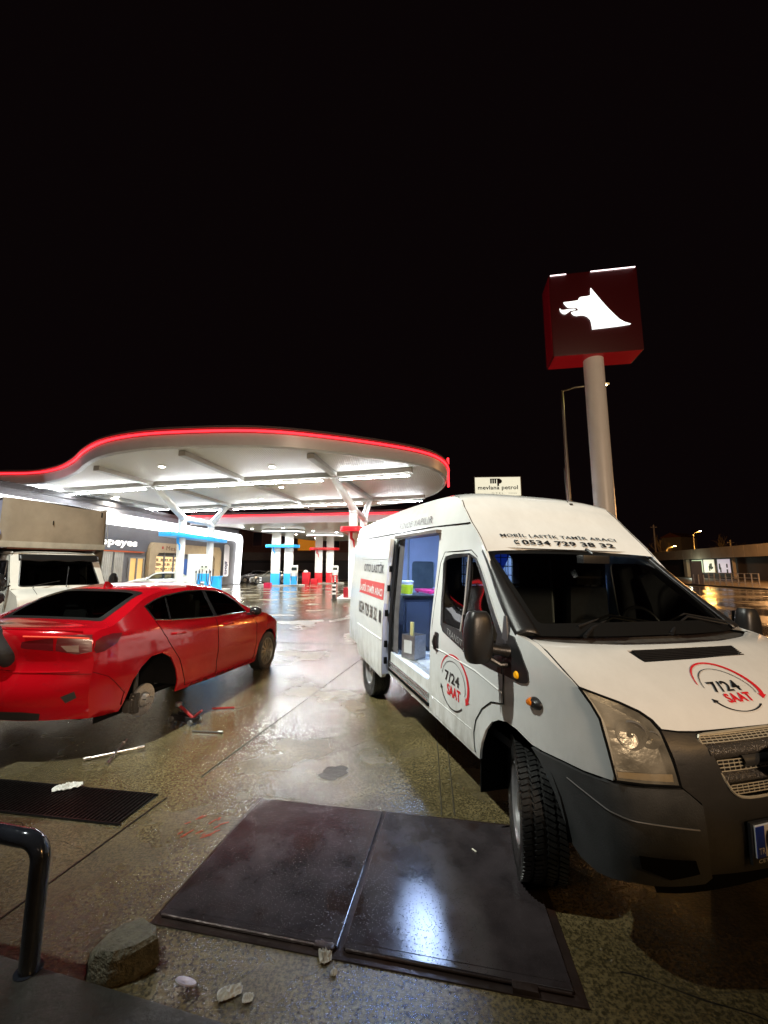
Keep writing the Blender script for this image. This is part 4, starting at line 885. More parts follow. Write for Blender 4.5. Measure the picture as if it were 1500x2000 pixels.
    q=MB(); q.tube([Vs(.012)(*p) for p in ((-.64,1.77),(-.545,1.40),(-.52,1.21))],.006,6); q.build('window_divider',mat('divider_grey',(.3,.3,.3),.35),door)
    q=MB(); panel(q,rnd([(-.965,.985),(-.885,.985),(-.885,1.135),(-.965,1.135)],.02,3),Vs(.008),(),(.04,.04),.006,-1); h=q.build('handle_recess',BLK,door)
    q=MB(); q.tube([Vs(.02)(-.925,1.11),Vs(.035)(-.925,1.06),Vs(.02)(-.925,1.00)],.012,8); q.build('handle',BLK,h)
    # black sail trim on the fender with its yellow lamp
    q=MB(); panel(q,[(.040,1.056),(.187,1.047),(.238,1.060),(.253,1.085),(.246,1.12),(.171,1.214),(.096,1.285),(.040,1.29)],Vs(.010),(),(.05,.05),.02,-1); sail=q.build('sail_trim',BLK,t)
    q=MB(); q.lathe([(0,-.012),(.016,-.010),(.022,0)],18,Matrix.Translation(Vs(.012)(.163,1.085))); q.build('trim_lamp',mat('amber_bright',(.9,.42,.01),.3,emis=(1,.5,0),estr=.12),sail)
    # A pillars
    for s in(-1,1):
        def ap(u,v,s=s):
            k=u
            o=[(-.47,1.80),(-.20,1.53),(-.012,1.377),(.10,1.295)]; x,z=cr(o,u*3)[:2]; a=Vector((x,s*(van_w(x,z)+.006),z)); b_=Vector((lerp(-.49,.16,u),s*lerp(.765,.80,u),lerp(1.815,1.305,u)))
            p=a.lerp(b_,v); bul=sin(pi*v)*.018; return (p.x+bul*.6,p.y+s*bul*.5,p.z+bul)
        q=MB(); q.grid(ap,14,6); q.build('pillar',BLK,t,smooth=60,solid=.01)
    # windscreen and cowl
    def ws(u,v,off=0):
        # u 0..1 bottom to top, v -1..1
        xb,zb,wb=.235-.10*abs(v)**3,1.292,.815; xt,zt,wt=-.525+.035*abs(v)**3,1.828-.02*abs(v)**3,.775
        b_=.03*sin(pi*u)*(1-abs(v)**2.5)
        return (lerp(xb,xt,u)+b_+off*.6,v*lerp(wb,wt,u),lerp(zb,zt,u)+b_*1.1+off)
    q=MB(); q.grid(lambda a,b:ws(a,-1+2*b),12,24); wsc=q.build('windscreen',GW,t,smooth=60)
    q=MB()
    # dark border printed round the glass
    P=rnd([(-.002,-1.01),(1.0,-1.01),(1.0,1.01),(-.002,1.01)],.03,2); Hh=rnd([(.11,-.93),(.93,-.945),(.93,.945),(.11,.93)],.05,3)
    panel(q,P,lambda a,b:ws(a,b,.003),[Hh],(.08,.08)); q.build('glass_border',mat('frit_black',(.008,.008,.008),.3),wsc)
    q=MB(); q.grid(lambda a,b:(lerp(lerp(.36,.22,abs(-1+2*b)**3),.19-.1*abs(-1+2*b)**3,a),(-1+2*b)*.84,lerp(1.268,1.285,a)-.016*sin(pi*a)),5,24); q.build('cowl',mat('cowl_wet',(.03,.022,.02),.28,bump=.9,bscale=70,beads=.5),t,solid=.01)
    for s,y0,y1 in((1,-.55,.1),(1,.12,.72)):
        q=MB(); q.tube([(.24,y0,1.30),(.17,y0+.12,1.335),(.12,(y0+y1)/2,1.385),(.17,y1,1.335)],[.012,.010,.008,.006],8); q.tube([(.165,y0+.02,1.345),(.10,(y0+y1)/2,1.40),(.155,y1+.06,1.345)],.007,6); q.build('wiper',BLK,t)
    # hood: upper surface between the two fenders, headlights and grille
    def N(k,u,off=0):
        p=van_nose(k,u); return (p[0]+off*(.9 if k<5 else .45),p[1]+off*(u**5),p[2]+off*(0 if k<4.6 else .9))
    HL=[(6.02,-.995),(5.93,-.923),(5.76,-.828),(5.5,-.752),(5.24,-.718),(4.87,-.706),(4.21,-.712),(3.59,-.704),(3.14,-.70),(3.18,-.867),(3.25,-.995),(4.04,-.999),(5.0,-.999),(5.48,-.999)]
    HR=[(a,-b) for a,b in HL]
    cowlline=[(8.46,-.95),(8.1,-.75),(7.87,-.42),(7.83,0),(7.87,.42),(8.1,.75),(8.46,.95)]
    HOOD=[(8.46,-.95),(7.6,-.965),(6.8,-.98),(6.06,-.99),(5.96,-.915),(5.79,-.82),(5.53,-.742),(5.27,-.706),(4.93,-.690),(4.84,-.60),(4.80,-.50),(4.77,0),(4.80,.50),(4.84,.60),(4.93,.69),(5.27,.706),(5.53,.742),(5.79,.82),(5.96,.915),(6.06,.99),(6.8,.98),(7.6,.965),(8.46,.95),(8.1,.75),(7.87,.42),(7.83,0),(7.87,-.42),(8.1,-.75)]
    VENT=[(7.46,-.46),(7.49,0),(7.46,.44),(6.98,.40),(6.92,0),(6.90,-.425),(7.05,-.44)]
    q=MB(); panel(q,HOOD,lambda k,u:N(k,u),[VENT],(.16,.05),.02,1); hood=q.build('hood',VW,t,smooth=50)
    q=MB(); panel(q,VENT,lambda k,u:N(k,u,-.008),(),(.14,.05)); 
    for i in range(7):
        k=6.97+i*.075; q.tube([N(k,-.42+.84*j/14,.001) for j in range(15)],.004,4)
    q.build('hood_vent',BLK,hood)
    for s in(-1,1):
        q=MB(); panel(q,[(8.46,s*.955),(7.6,s*.97),(6.8,s*.985),(6.06,s*.997),(6.0,s*1.0),(9,s*1.0),(9,s*.93)],lambda k,u:N(k,u,0),(),(.16,.03)); q.build('fender_top',VW,t,smooth=60)
    q=MB()
    for s in(-1,1): q.tube([N(k,s*u,.001) for k,u in ((8.46,.953),(7.6,.967),(6.8,.982),(6.06,.993))],.004,5)
    q.tube([N(k,u,.001) for k,u in HOOD[3:20]],.005,5); q.build('hood_gap',GAP,hood)
    # headlights: housing, bowls and lens
    MILK=glass('milky_lens',(.80,.79,.74),.07,.22)
    for s,HP in((-1,HL),(1,HR)):
        q=MB(); panel(q,HP,lambda k,u:N(k,u,-.045),(),(.25,.06)); n0=[N(k,u,-.045) for k,u in HP]; n1=[N(k,u,-.002) for k,u in HP]; m=len(HP); q.add(n0+n1,[(i,(i+1)%m,m+(i+1)%m,m+i) for i in range(m)])
        hl=q.build('headlight',mat('lamp_housing',(.36,.345,.31),.30,.6,cvar=.35,cscale=9,bump=.5,bscale=22),t)
        q=MB(); panel(q,HP,lambda k,u:N(k,u,.004),(),(.2,.05)); q.build('lens',MILK,hl,smooth=60)
        q=MB(); q.tube([N(k,u,.006) for k,u in HP]+[N(*HP[0],.006)],.006,6); q.build('lens_rim',GAP,hl)
        for k,u,r in((4.75,.855,.060),(4.45,.765,.036)):
            c=Vector(N(k,s*u,-.020)); q=MB(); q.lathe([(r*1.1,-.002),(r,.006),(r*.92,.002),(r*.7,-.012),(r*.3,-.024),(0,-.026)],28,Matrix.Translation(c)@Matrix.Rotation(s*.5-pi/2,4,'Z')); q.lathe([(0,.004),(r*.16,.0),(r*.18,-.02)],12,Matrix.Translation(c)@Matrix.Rotation(s*.5-pi/2,4,'Z')); q.build('reflector',mat('reflector',(.28,.27,.25),.22,.5),hl)
        q=MB(); panel(q,[(3.22,s*.72),(3.42,s*.72),(3.46,s*.985),(3.30,s*.985)],lambda k,u:N(k,u,-.006),(),(.1,.05)); q.build('indicator_strip',mat('lamp_strip',(.55,.42,.24),.25),hl)
    # grille panel, mesh bars, emblem
    GP=[(4.93,-.695),(4.84,-.60),(4.79,-.5),(4.76,0),(4.79,.5),(4.84,.6),(4.93,.695),(4.2,.70),(3.12,.688),(2.98,.66),(2.70,.60),(2.3,.598),(1.35,.592),(1.1,.58),(1.0,0),(1.1,-.58),(1.35,-.592),(2.3,-.598),(2.70,-.60),(2.98,-.66),(3.12,-.688),(4.2,-.70)]
    GO=rnd([(4.70,-.52),(4.70,.52),(2.95,.42),(2.72,.36),(2.72,-.36),(2.95,-.42)],.12,3)
    q=MB(); panel(q,GP,lambda k,u:N(k,u,.002),[GO],(.2,.06),.02,1); gp=q.build('front_panel',BUMP if False else mat('front_plastic',(.024,.024,.024),.4,bump=.07,bscale=120,cvar=.2,cscale=8),t,smooth=40)
    q=MB(); panel(q,GO,lambda k,u:N(k,u,-.035),(),(.2,.1)); q.build('grille_back',mat('grille_shadow',(.008,.008,.008),.5),gp)
    q=MB(); q.tube([N(k,u,.006) for k,u in GO]+[N(*GO[0],.006)],.006,6); 
    GM=mat('mesh_gold',(.80,.74,.58),.25,.6); q.build('grille_frame',GM,gp)
    for k0,k1,um in((4.32,4.66,.50),(3.42,3.72,.455),(2.82,3.04,.40)):
        q=MB()
        for i in range(4): 
            k=lerp(k0,k1,i/3); q.tube([N(k,-um+2*um*j/16,-.004) for j in range(17)],.0028,4)
        nn=int(um*2/.035)
        for j in range(nn+1):
            u=-um+2*um*j/nn; q.tube([N(k0,u,-.004),N(k1,u,-.004)],.0026,4)
        q.build('grille_mesh',GM,gp)
    for k0,k1,um in((3.76,4.26,.49),(3.08,3.38,.44)):
        q=MB(); q.grid(lambda a,b:N(lerp(k0,k1,a),-um+2*um*b,-.012+.02*sin(pi*a)),6,24); q.build('grille_bar',mat('bar_wet',(.06,.055,.05),.22,.2,bump=1,bscale=85,beads=.6),gp)
    c=Vector(N(3.66,-.045,.055)); q=MB(); q.lathe([(.0,-.012),(.055,-.010),(.068,-.004),(.075,.004)],36,Matrix.Translation(c)@Matrix.Rotation(pi/2,4,'Z')@Matrix.Diagonal((1.75,1,.88,1))); em=q.build('emblem',mat('emblem_blue',(.03,.04,.09),.2,.2),gp)
    q=MB(); q.tube([c+Vector((.014,.135*cos(2*pi*i/28),.066*sin(2*pi*i/28))) for i in range(28)],.008,8,closed=True); q.build('emblem_ring',CHR,em)
    q=MB(); q.grid(lambda a,b:N(lerp(3.50,3.84,a),-.30+.6*b,.004+.012*sin(pi*a)),4,12); q.build('emblem_mount',mat('front_plastic',(.028,.027,.026)),gp)
    # bumper wings
    for s in(-1,1):
        def NB0(k,u):
            a=abs(u)
            if a<=1: return Vector(N(k,s*a,.010))
            xe,_,ze=N(k,1.0,.010); x=xe-(a-1)*.6; return Vector((x,s*(van_w(x,ze)+.012),ze))
        def NB(k,u):
            g=.10*max(0,1-abs(u-1.02)/.30); return tuple((NB0(k,u-g)+NB0(k,u-g*.5)+NB0(k,u)+NB0(k,u+g*.5)+NB0(k,u+g))/5)
        def ku(x,z):
            k=interp(z,[.27,.45,.60,.76,.90],[0,1,2,3,4]); return (k,1+(van_nose(k,1)[0]-x)/.6)
        P=[(3.08,.692),(2.96,.665),(2.66,.605),(2.3,.603),(1.3,.597),(1.05,.585),(.92,.62),(.86,.78),(.80,.95),(.72,1.02)]+[ku(x,z) for x,z in ((.62,.375),(.54,.385),(.50,.41),(.465,.50),(.42,.585),(.375,.64),(.32,.70),(.262,.742),(.339,.742),(.469,.752),(.582,.758),(.70,.775))]+[(3.13,1.0)]
        q=MB(); panel(q,P,NB,(),(.15,.05),.02)
        bw=q.build('bumper',BUMP,t,smooth=40)
        q=MB(); q.tube([tuple(Vector(NB(lerp(2.62,2.12,i/22),lerp(1.42,.64,i/22)))+Vector((.002,s*.003,.001))) for i in range(23)],.0032,5); q.build('trim_line',mat('line_grey',(.11,.11,.11),.4),bw)
        q=MB(); panel(q,[(1.55,s*.93),(1.50,s*.68),(1.2,s*.66),(1.05,s*.80),(1.25,s*.92)],lambda k,u:N(k,u,.020),(),(.1,.05)); q.build('fog_recess',GAP,bw)
    q=MB(); panel(q,[(1.15,-.9),(1.15,.9),(0.45,.8),(0.45,-.8)],lambda k,u:N(k,u,-.05),(),(.2,.1)); q.build('lower_intake',GAP,t,smooth=60)
    # number plate
    q=MB(); pc=N(1.83,0)[0]+.018; q.box((pc,-.04,.565),(.012,.54,.125)); pl=q.build('number_plate',mat('plate_white',(.75,.75,.74),.35),t,bevel=.003)
    q=MB(); q.box((pc-.008,-.04,.555),(.012,.57,.165)); q.build('plate_holder',BLK,pl)
    q=MB(); q.box((pc+.007,-.285,.565),(.003,.05,.12)); q.build('country_band',mat('plate_blue',(.01,.04,.35),.35),pl)
    text('TR',lambda s,tt:(pc+.011,-.303+.036*s,.52+.024*tt),'country_letters',mat('plate_white',(.75,.75,.74)),pl)
    text('07',lambda s,tt:(pc+.009,-.252+.09*s,.525+.082*tt),'plate_number',BT,pl,bold=.03)
    text('CETIN',lambda s,tt:(pc+.001,-.295+.10*s,.479+.014*tt),'holder_lettering',mat('plate_white',(.75,.75,.74)),pl)
    # side marker above the wheel
    M_=Vector(Vs(.0)(.30,.975)); q=MB(); q.lathe([(0,-.032),(.022,-.028),(.036,-.012),(.040,0)],20,Matrix.Translation(M_)@Matrix.Diagonal((1.25,1,.8,1))); sm_=q.build('side_marker',BLK,t)
    q=MB(); q.lathe([(0,-.034),(.018,-.03),(.030,-.012),(.032,0)],18,Matrix.Translation(M_+Vector((-.022,-.006,0)))@Matrix.Diagonal((1.1,1,.75,1))); q.build('amber_lens',mat('amber_lens',(.65,.17,.01),.2,coat=.5,beads=.4),sm_)
    # mirrors
    def mirror(s):
        e=MB(); 
        def mb(u,v):
            a=2*pi*u; zz=lerp(1.13,1.425,v); k=(sin(pi*min(1,max(.0,v*.96+.02)))**.16); ca,sa=cos(a),sin(a); return (.02+.078*k*(abs(ca)**.6)*(1 if ca>0 else -.55),s*(1.135+.092*k*(abs(sa)**.6)*(1 if sa>0 else -1)*(.88+.12*(1-v))),zz)
        e.grid(mb,24,14); e.add([mb(i/24,0) for i in range(24)]+[mb(i/24,1) for i in range(24)],[tuple(range(24)),tuple(range(47,23,-1))]); m=e.build('mirror',BLK,t,smooth=50,merge=.0005)
        g=MB(); g.box((-.028,s*1.135,1.29),(.006,.14,.22)); g.build('mirror_glass',mat('mirror_glass',(.6,.6,.6),.03,1),m,bevel=.002)
        g=MB(); g.tube([(.06,s*.93,1.19),(.055,s*1.0,1.20),(.04,s*1.10,1.215)],[.045,.032,.035],12); g.build('mirror_arm',BLK,m)
        g=MB(); g.tube([(.075,s*.945,1.12),(.05,s*1.0,1.115),(.03,s*1.08,1.16)],[.02,.016,.02],10); g.build('mirror_arm',BLK,m)
        g=MB(); g.box((.02,s*.94,1.31),(.07,.02,.17),taper=.4); g.build('mirror_foot',mat('foot_grey',(.09,.09,.10),.4),m,bevel=.006)
    mirror(-1); mirror(1)
    # antenna
    q=MB(); q.tube([(-.95,.40,2.28),(-.965,.40,2.34),(-.99,.40,2.66)],[.010,.004,.002],6); q.box((-.94,.40,2.29),(.07,.03,.02)); q.build('antenna',BLK,roof)
    # sliding door pushed back along the side
    def SD(off=0): return lambda x,z:(x,-(van_w(x,z)+.085+off+.0*x),z)
    SP=rnd([(-3.52,.40),(-2.27,.40),(-2.27,.9),(-2.22,1.99),(-3.50,1.97)],.05,3)
    q=MB(); panel(q,SP,SD(),(),(.08,.08),.05,-1); sd=q.build('sliding_door',VW,t,smooth=32)
    q=MB(); q.tube([SD(.002)(-3.5+.1*i,1.735) for i in range(13)],.005,5); q.build('press_line',mat('press_shade',(.55,.57,.57),.3),sd); q=MB(); q.tube([SD(.002)(-3.5+.1*i,.82-.0*i) for i in range(13)],.008,5); q.build('press_line',mat('press_shade',(.55,.57,.57),.3),sd)
    q=MB(); panel(q,rnd([(-2.40,1.00),(-2.31,1.00),(-2.31,1.14),(-2.40,1.14)],.02,3),SD(.006),(),(.05,.05)); q.build('door_handle',BLK,sd)
    # inner face and seals of the sliding door edge
    q=MB(); q.grid(lambda a,b:(-2.255+.0*a,-(van_w(-2.25,.45+1.5*b)+.08-.07*a),.45+1.5*b),3,14); q.build('door_edge',mat('edge_blue',(.42,.46,.62),.35),sd)
    for z in(.6,.78,1.12,1.4,1.62):
        q=MB(); q.box((-2.24,-(van_w(-2.25,z)+.045),z),(.02,.035,.07)); q.build('latch',GAP,sd)
    q=MB(); q.tube([(-2.20,-(van_w(-2.2,.5+1.4*i/8)+.005),.5+1.4*i/8) for i in range(9)],.02,8); q.build('rubber_seal',BLK,sd)
    # opening surround, sill and step
    q=MB(); q.grid(lambda a,b:(-2.24+.16*a,-(van_w(-2.2,.7+1.27*b)-.02-.03*a),.7+1.27*b),3,12); q.build('door_jamb',mat('jamb_grey',(.10,.095,.10),.45,cvar=.4,cscale=9),t)
    q=MB(); q.box((-1.65,-.86,1.985),(1.2,.16,.03)); q.build('door_header',mat('header_brown',(.13,.11,.10),.5,cvar=.4,cscale=8),t)
    q=MB(); q.box((-1.65,-.89,.665),(1.15,.16,.05)); q.build('step_plate',mat('step_paint',(.52,.52,.47),.5,bump=.4,bscale=40,cvar=.4,cscale=12),t)
    q=MB(); 
    for z,w_ in((.60,.010),(.575,.006),(.54,.010)): q.tube([(-2.2,-(.975+.012),z),(-1.08,-(.975+.012),z)],w_,8)
    q.build('door_rail',mat('rail_alu',(.55,.55,.55),.25,.9),t)
    q=MB(); q.box((-1.65,-.983,.51),(1.15,.012,.025)); q.build('rail_slot',GAP,t)
    # cargo space
    CI=mat('cargo_paint',(.50,.56,.72),.4,cvar=.1,cscale=3)
    q=MB(); q.box((-2.75,0,.66),(3.4,1.78,.06)); q.build('cargo_floor',mat('floor_ply',(.30,.30,.28),.5,bump=.4,bscale=30,cvar=.4,cscale=6,rust=(.12,.07,.03)),t,smooth=0)
    q=MB(); q.grid(lambda a,b:(-1.0-3.4*a,.90-.07*max(0,b-.5),.69+1.6*b),8,8); lw=q.build('cargo_wall',CI,t,smooth=0)
    for i in range(7):
        q=MB(); q.box((-1.3-.5*i,.855,1.5),(.09,.05,1.6)); q.build('rib',CI,lw,bevel=.01)
    q=MB()
    for i in range(7):
        for z in(1.0,1.25,1.6,1.85,2.1): q.box((-1.3-.5*i,.828,z),(.035,.006,.07 if z!=1.6 else .03))
    q.build('rib_holes',GAP,lw)
    RD1=rnd([(-.86,.72),(-.02,.72),(-.02,2.24),(-.70,2.24),(-.86,2.0)],.08,3); RD2=rnd([(.02,.72),(.62,.72),(.62,2.16),(.50,2.24),(.02,2.24)],.08,3)
    for P,wp in((RD1,[(-.72,1.24),(-.12,1.24),(-.12,1.72),(-.72,1.72)]),(RD2,[(-.01+.08,1.24),(.50,1.24),(.50,1.72),(.07,1.72)])):
        Wn=rnd(wp,.06,3); q=MB(); panel(q,P,lambda y,z:(-4.40,y,z),[Wn],(.15,.15),.03,1); rdo=q.build('rear_door',CI,t,smooth=0)
        q=MB(); panel(q,Wn,lambda y,z:(-4.425,y,z),(),(.2,.2)); q.build('rear_window',mat('rear_pane',(.10,.13,.14),.25,cvar=.3,cscale=5),rdo)
        q=MB(); c0=[(y*.98+.0,z) for y,z in Wn]; q.tube([(-4.385,y,z) for y,z in Wn]+[(-4.385,*Wn[0])],.010,6); q.tube([(-4.385,a,b_) for a,b_ in rnd([(wp[0][0],1.80),(wp[1][0],1.80),(wp[1][0],2.14),(wp[0][0],2.14)],.08,3)]*1,.006,5,closed=True); q.build('pressing',mat('press_blue',(.33,.38,.52),.4),rdo)
    q=MB(); q.box((-4.37,.74,1.5),(.05,.22,1.6)); q.build('rear_post',CI,t,bevel=.02)
    q=MB()
    for z,h in((1.15,.1),(1.35,.05),(1.75,.14),(1.95,.04),(2.05,.06)): q.box((-4.34,.72,z),(.01,.04,h))
    q.build('post_holes',GAP,t)
    q=MB(); q.box((-2.75,0,2.30),(3.3,1.3,.02)); q.build('cargo_ceiling',CI,t,smooth=0)
    q=MB(); q.box((-2.05,-.54,2.24),(1.5,.09,.03)); q.build('cargo_lamp',emit('cargo_led',(.45,.64,1),135),t)
    # partition with its small window
    PW=rnd([(-.70,1.50),(-.18,1.50),(-.18,1.80),(-.70,1.80)],.05,3)
    q=MB(); panel(q,[(-.90,.5),(.90,.5),(.88,1.9),(.74,2.1),(-.74,2.1),(-.88,1.9)],lambda y,z:(-1.02,y,z),[PW],(.2,.2),.02,1); q.build('partition',INT,t,smooth=0)
    q=MB()
    for i in range(7): q.cyl((-1.02,-.68+.075*i,1.5),(-1.02,-.68+.075*i,1.8),.004,n=5)
    for i in range(4): q.cyl((-1.02,-.7,1.53+.08*i),(-1.02,-.18,1.53+.08*i),.004,n=5)
    q.build('partition_mesh',BLK,t)
    q=MB(); q.add([(-1.03,-.47,1.80),(-1.03,-.20,1.80),(-1.03,-.33,1.56)],[(0,1,2)]); q.build('blue_pennant',mat('pennant_blue',(.02,.06,.65),.5,emis=(.03,.1,1),estr=.25),t,smooth=0)
    # cab interior: floor, dash, wheel, seats
    q=MB(); q.box((-.45,0,.60),(1.3,1.7,.05)); q.box((.12,0,.85),(.1,1.6,.55)); q.build('cab_floor',INT,t,smooth=0)
    q=MB(); q.grid(lambda a,b:(lerp(.30,-.18,a),-.82+1.64*b,1.255-.10*a**2+.035*sin(pi*a)*(1 if abs(b-.5)>.12 else 1.4)),8,20); q.grid(lambda a,b:(-.18+.05*a,-.82+1.64*b,1.155-.35*a),3,4); ds=q.build('dashboard',mat('dash_dust',(.05,.045,.04),.6,cvar=.4,cscale=12,bump=.3),t,smooth=40)
    q=MB(); q.grid(lambda a,b:(.12-.16*a,.18+.3*b,1.285+.02*sin(pi*b)+.02*sin(pi*a)),5,6); q.build('dash_binnacle',INT,ds)
    q=MB(); c=Vector((-.22,.42,1.23)); q.tube([c+Vector((.06*sin(2*pi*i/28)*-1,.19*cos(2*pi*i/28),.17*sin(2*pi*i/28))) for i in range(28)],.014,8,closed=True); q.tube([c+Vector((0,-.18,0)),c+Vector((.04,0,-.02)),c+Vector((0,.18,0))],.018,8); q.build('steering_wheel',BLK,ds)
    q=MB(); 
    r=random.Random(3); q.grid(lambda a,b:(.12-.12*a+.01*r.random(),.38+.28*b,1.27+.022*r.random()+.02*sin(pi*b)),6,8); q.build('blue_cloth',mat('cloth_blue',(.05,.07,.28),.8),ds,smooth=40)
    for y,w_ in((-.58,.42),(-.12,.42),(.48,.46)):
        q=MB(); q.box((-.62,y,.93),(.5,w_,.14)); st=q.build('seat',mat('seat_cloth',(.040,.042,.048),.85,cvar=.2,cscale=20),t,bevel=.04)
        q=MB(); q.box((-.86,y,1.24),(.12,w_,.56),taper=.9); q.build('backrest',mat('seat_cloth',(.040,.042,.048)),st,bevel=.04)
        q=MB(); q.box((-.86,y,1.63),(.10,.27,.18)); 
        for s in(-.06,.06): q.cyl((-.86,y+s,1.5),(-.86,y+s,1.6),.007,n=6)
        q.build('headrest',mat('seat_cloth',(.040,.042,.048)),st,bevel=.03)
    q=MB(); q.box((-.25,0,1.76),(.07,.24,.06)); q.cyl((-.25,0,1.8),(-.32,0,1.84),.012,n=6); q.build('rear_view_mirror',BLK,t,bevel=.01)
    q=MB(); q.tube([(-.88,.14,1.2),(-.86,.10,1.75)],.010,6); q.build('seat_belt',mat('belt_grey',(.35,.37,.36),.6),t)
    q=MB(); q.grid(lambda a,b:(-.5-.55*a,-.7+1.4*b,1.84),2,2); q.build('headliner',mat('liner',(.10,.10,.10),.8),t)
    # underside, wheel wells, mud flap
    q=MB(); q.box((-2.0,0,.38),(4.6,1.5,.16)); q.build('chassis',GAP,t,smooth=0)
    for x in(.07,-3.3):
        for s in(-1,1):
            q=MB(); q.grid(lambda a,b:(x+.44*cos(pi*a),s*(.50+.44*b),.42+.40*sin(pi*a)),14,2); q.add([(x+.44*cos(pi*i/14),s*.50,.42+.40*sin(pi*i/14)) for i in range(15)],[tuple(range(15))]); q.build('wheel_well',GAP,t,smooth=50,merge=.001)
    q=MB(); q.prism([(-.22,-.16),(.06,-.16),(.06,.16),(-.22,.16)],0,.012,Matrix.Translation((-.29,-.79,.40))@Matrix.Rotation(pi/2,4,'Z')@Matrix.Rotation(pi/2,4,'X')); 
    q=MB(); q.box((-.285,-.82,.40),(.012,.24,.34)); q.build('mud_flap',GAP,t)
    # gaps around the near door and fender
    q=MB()
    q.tube([Vs(.004)(x,z) for x,z in DOOR[:6]],.0028,5); q.tube([Vs(.004)(x,z) for x,z in DOOR[8:]],.0028,5); q.build('door_gap',GAP,door)
    q=MB(); q.tube([Vs(.0035)(x,z) for x,z in ((-1.02,1.005),(-.6,1.003),(-.279,.992),(.02,.945))],.007,6); q.tube([Vs(.0035)(x,z) for x,z in ((-1.02,.60),(-.6,.60),(-.33,.60))],.004,6); q.build('crease',VW,door)
    # lettering and logos on the paint
    def logo(fn,par,s=1):
        def arc(nm,c,rx,ry,a0,a1,w0,w1,m,head=0,n=26):
            q=MB(); o=[];i_=[]
            for i in range(n+1):
                f=i/n; a=radians(lerp(a0,a1,f)); w=lerp(w0,w1,f); o.append((c[0]+(rx+w/2)*cos(a),c[1]+(ry+w/2)*sin(a))); i_.append((c[0]+(rx-w/2)*cos(a),c[1]+(ry-w/2)*sin(a)))
            v=[fn(*p) for p in o]+[fn(*p) for p in i_]; f=[(i,i+1,n+2+i,n+1+i) for i in range(n)]
            if head:
                a=radians(a1); sg=1 if a1>a0 else -1; tx,ty=-sin(a)*sg,cos(a)*sg; e=((o[-1][0]+i_[-1][0])/2,(o[-1][1]+i_[-1][1])/2)
                b0=len(v); v+=[fn(e[0]+cos(a)*head*.55,e[1]+sin(a)*head*.55),fn(e[0]-cos(a)*head*.55,e[1]-sin(a)*head*.55),fn(e[0]+tx*head,e[1]+ty*head)]; f.append((b0,b0+1,b0+2))
            q.add(v,f); q.build(nm,m,par,smooth=0,recalc=False)
        arc('red_arrow',(.02,.10),.50,.56,168,-22,.015,.07,RT,.13)
        arc('thin_arc',(.0,.06),.42,.46,170,-16,.012,.012,BT)
        arc('black_arrow',(-.02,-.02),.44,.50,-42,-158,.03,.03,BT,.10)
        text('7/24',lambda a,b:fn(-.30+.52*a,.02+.24*b),'lettering',BT,par,bold=.02); text('SAAT',lambda a,b:fn(-.22+.48*a,-.26+.24*b),'lettering',RT,par,bold=.035)
    logo(lambda a,b:Vs(.0075)(-.615+a*.46,.80+b*.33),door)
    def hl(a,b):
        # centre and axes of the hood badge in loft units
        return N(5.95+b*1.22+.0*a,-.035+a*.42,.004)
    logo(hl,hood)
    def cap(u0,u1,k0,k1): return lambda a,b:tuple(Vector(van_cap(lerp(k0,k1,b),lerp(u0,u1,a)))+Vector((.0055,0,.004)))
    text('MOBİL LASTİK TAMİR ARACI',cap(-.735,.70,.86,1.12),'lettering',BT,roof,bold=.012)
    text('0534 729 38 32',cap(-.50,.63,.42,.70),'lettering',BT,roof,bold=.03)
    q=MB(); f_=cap(-.60,-.53,.42,.70); q.add([f_(.5+.45*cos(a)*r,.5+.5*sin(a)*r) for r in(1,.6) for a in [radians(100+160*i/8) for i in range(9)]],[(i,i+1,10+i,9+i) for i in range(8)]); q.add([f_(.35,.85),f_(.85,.95),f_(.9,.75),f_(.5,.6)],[(0,1,2,3)]); q.add([f_(.5,.35),f_(.9,.25),f_(.85,.02),f_(.35,.15)],[(0,1,2,3)]); q.build('phone_symbol',BT,roof,smooth=0)
    text('LASTİK SERVİS YERİNDE YAPILIR',lambda a,b:Vs(.011)(-3.35+2.13*a,2.075+.095*b),'lettering',mat('decal_grey',(.10,.10,.11),.35),roof)
    sdt=lambda x0,x1,z0,z1,o=.006:(lambda a,b:SD(o)(lerp(x0,x1,a),lerp(z0,z1,b)))
    text('OTO LASTİK',sdt(-3.35,-2.36,1.56,1.70),'lettering',BT,sd,bold=.02)
    q=MB(); panel(q,[(-3.5,1.26),(-2.285,1.26),(-2.285,1.45),(-3.5,1.45)],SD(.003),(),(.1,.1)); rb=q.build('red_band',mat('band_red',(.60,.05,.05),.35),sd)
    text('LASTİK TAMİR ARACI',sdt(-3.62+.15,-2.34,1.295,1.41,.006),'lettering',mat('plate_white',(.75,.75,.74)),rb,bold=.02)
    text('0534 729 38 32',sdt(-3.45,-2.50,.99,1.15),'lettering',mat('decal_brown',(.05,.03,.02),.35),sd,bold=.02)
    text('TRANSIT',lambda a,b:Vs(.0125)(-.745+.29*a,1.10+.05*b-.035*a) if False else Vs(.0095)(-.74+.27*a,1.155+.045*b-.045*a),'model_lettering',mat('letter_pale',(.3,.3,.3),.4),door)
    # wheels stand on the ground although the body leans a little
    wheel(t,.07,-.80,.333,.345,.215,.205,-1,steer=radians(-27))
    wheel(t,.07,.80,.362,.345,.215,.205,1,steer=radians(-27))
    wheel(t,-3.3,-.83,.247,.345,.215,.205,-1); wheel(t,-3.3,.83,.277,.345,.215,.205,1)
    return t
VAN=van(); VM=VAN.matrix_basis.copy()
from mathutils import Euler
VMW=Matrix.Translation((1.609,2.833,0))@Euler((-.018,.025,-1.2855)).to_matrix().to_4x4()
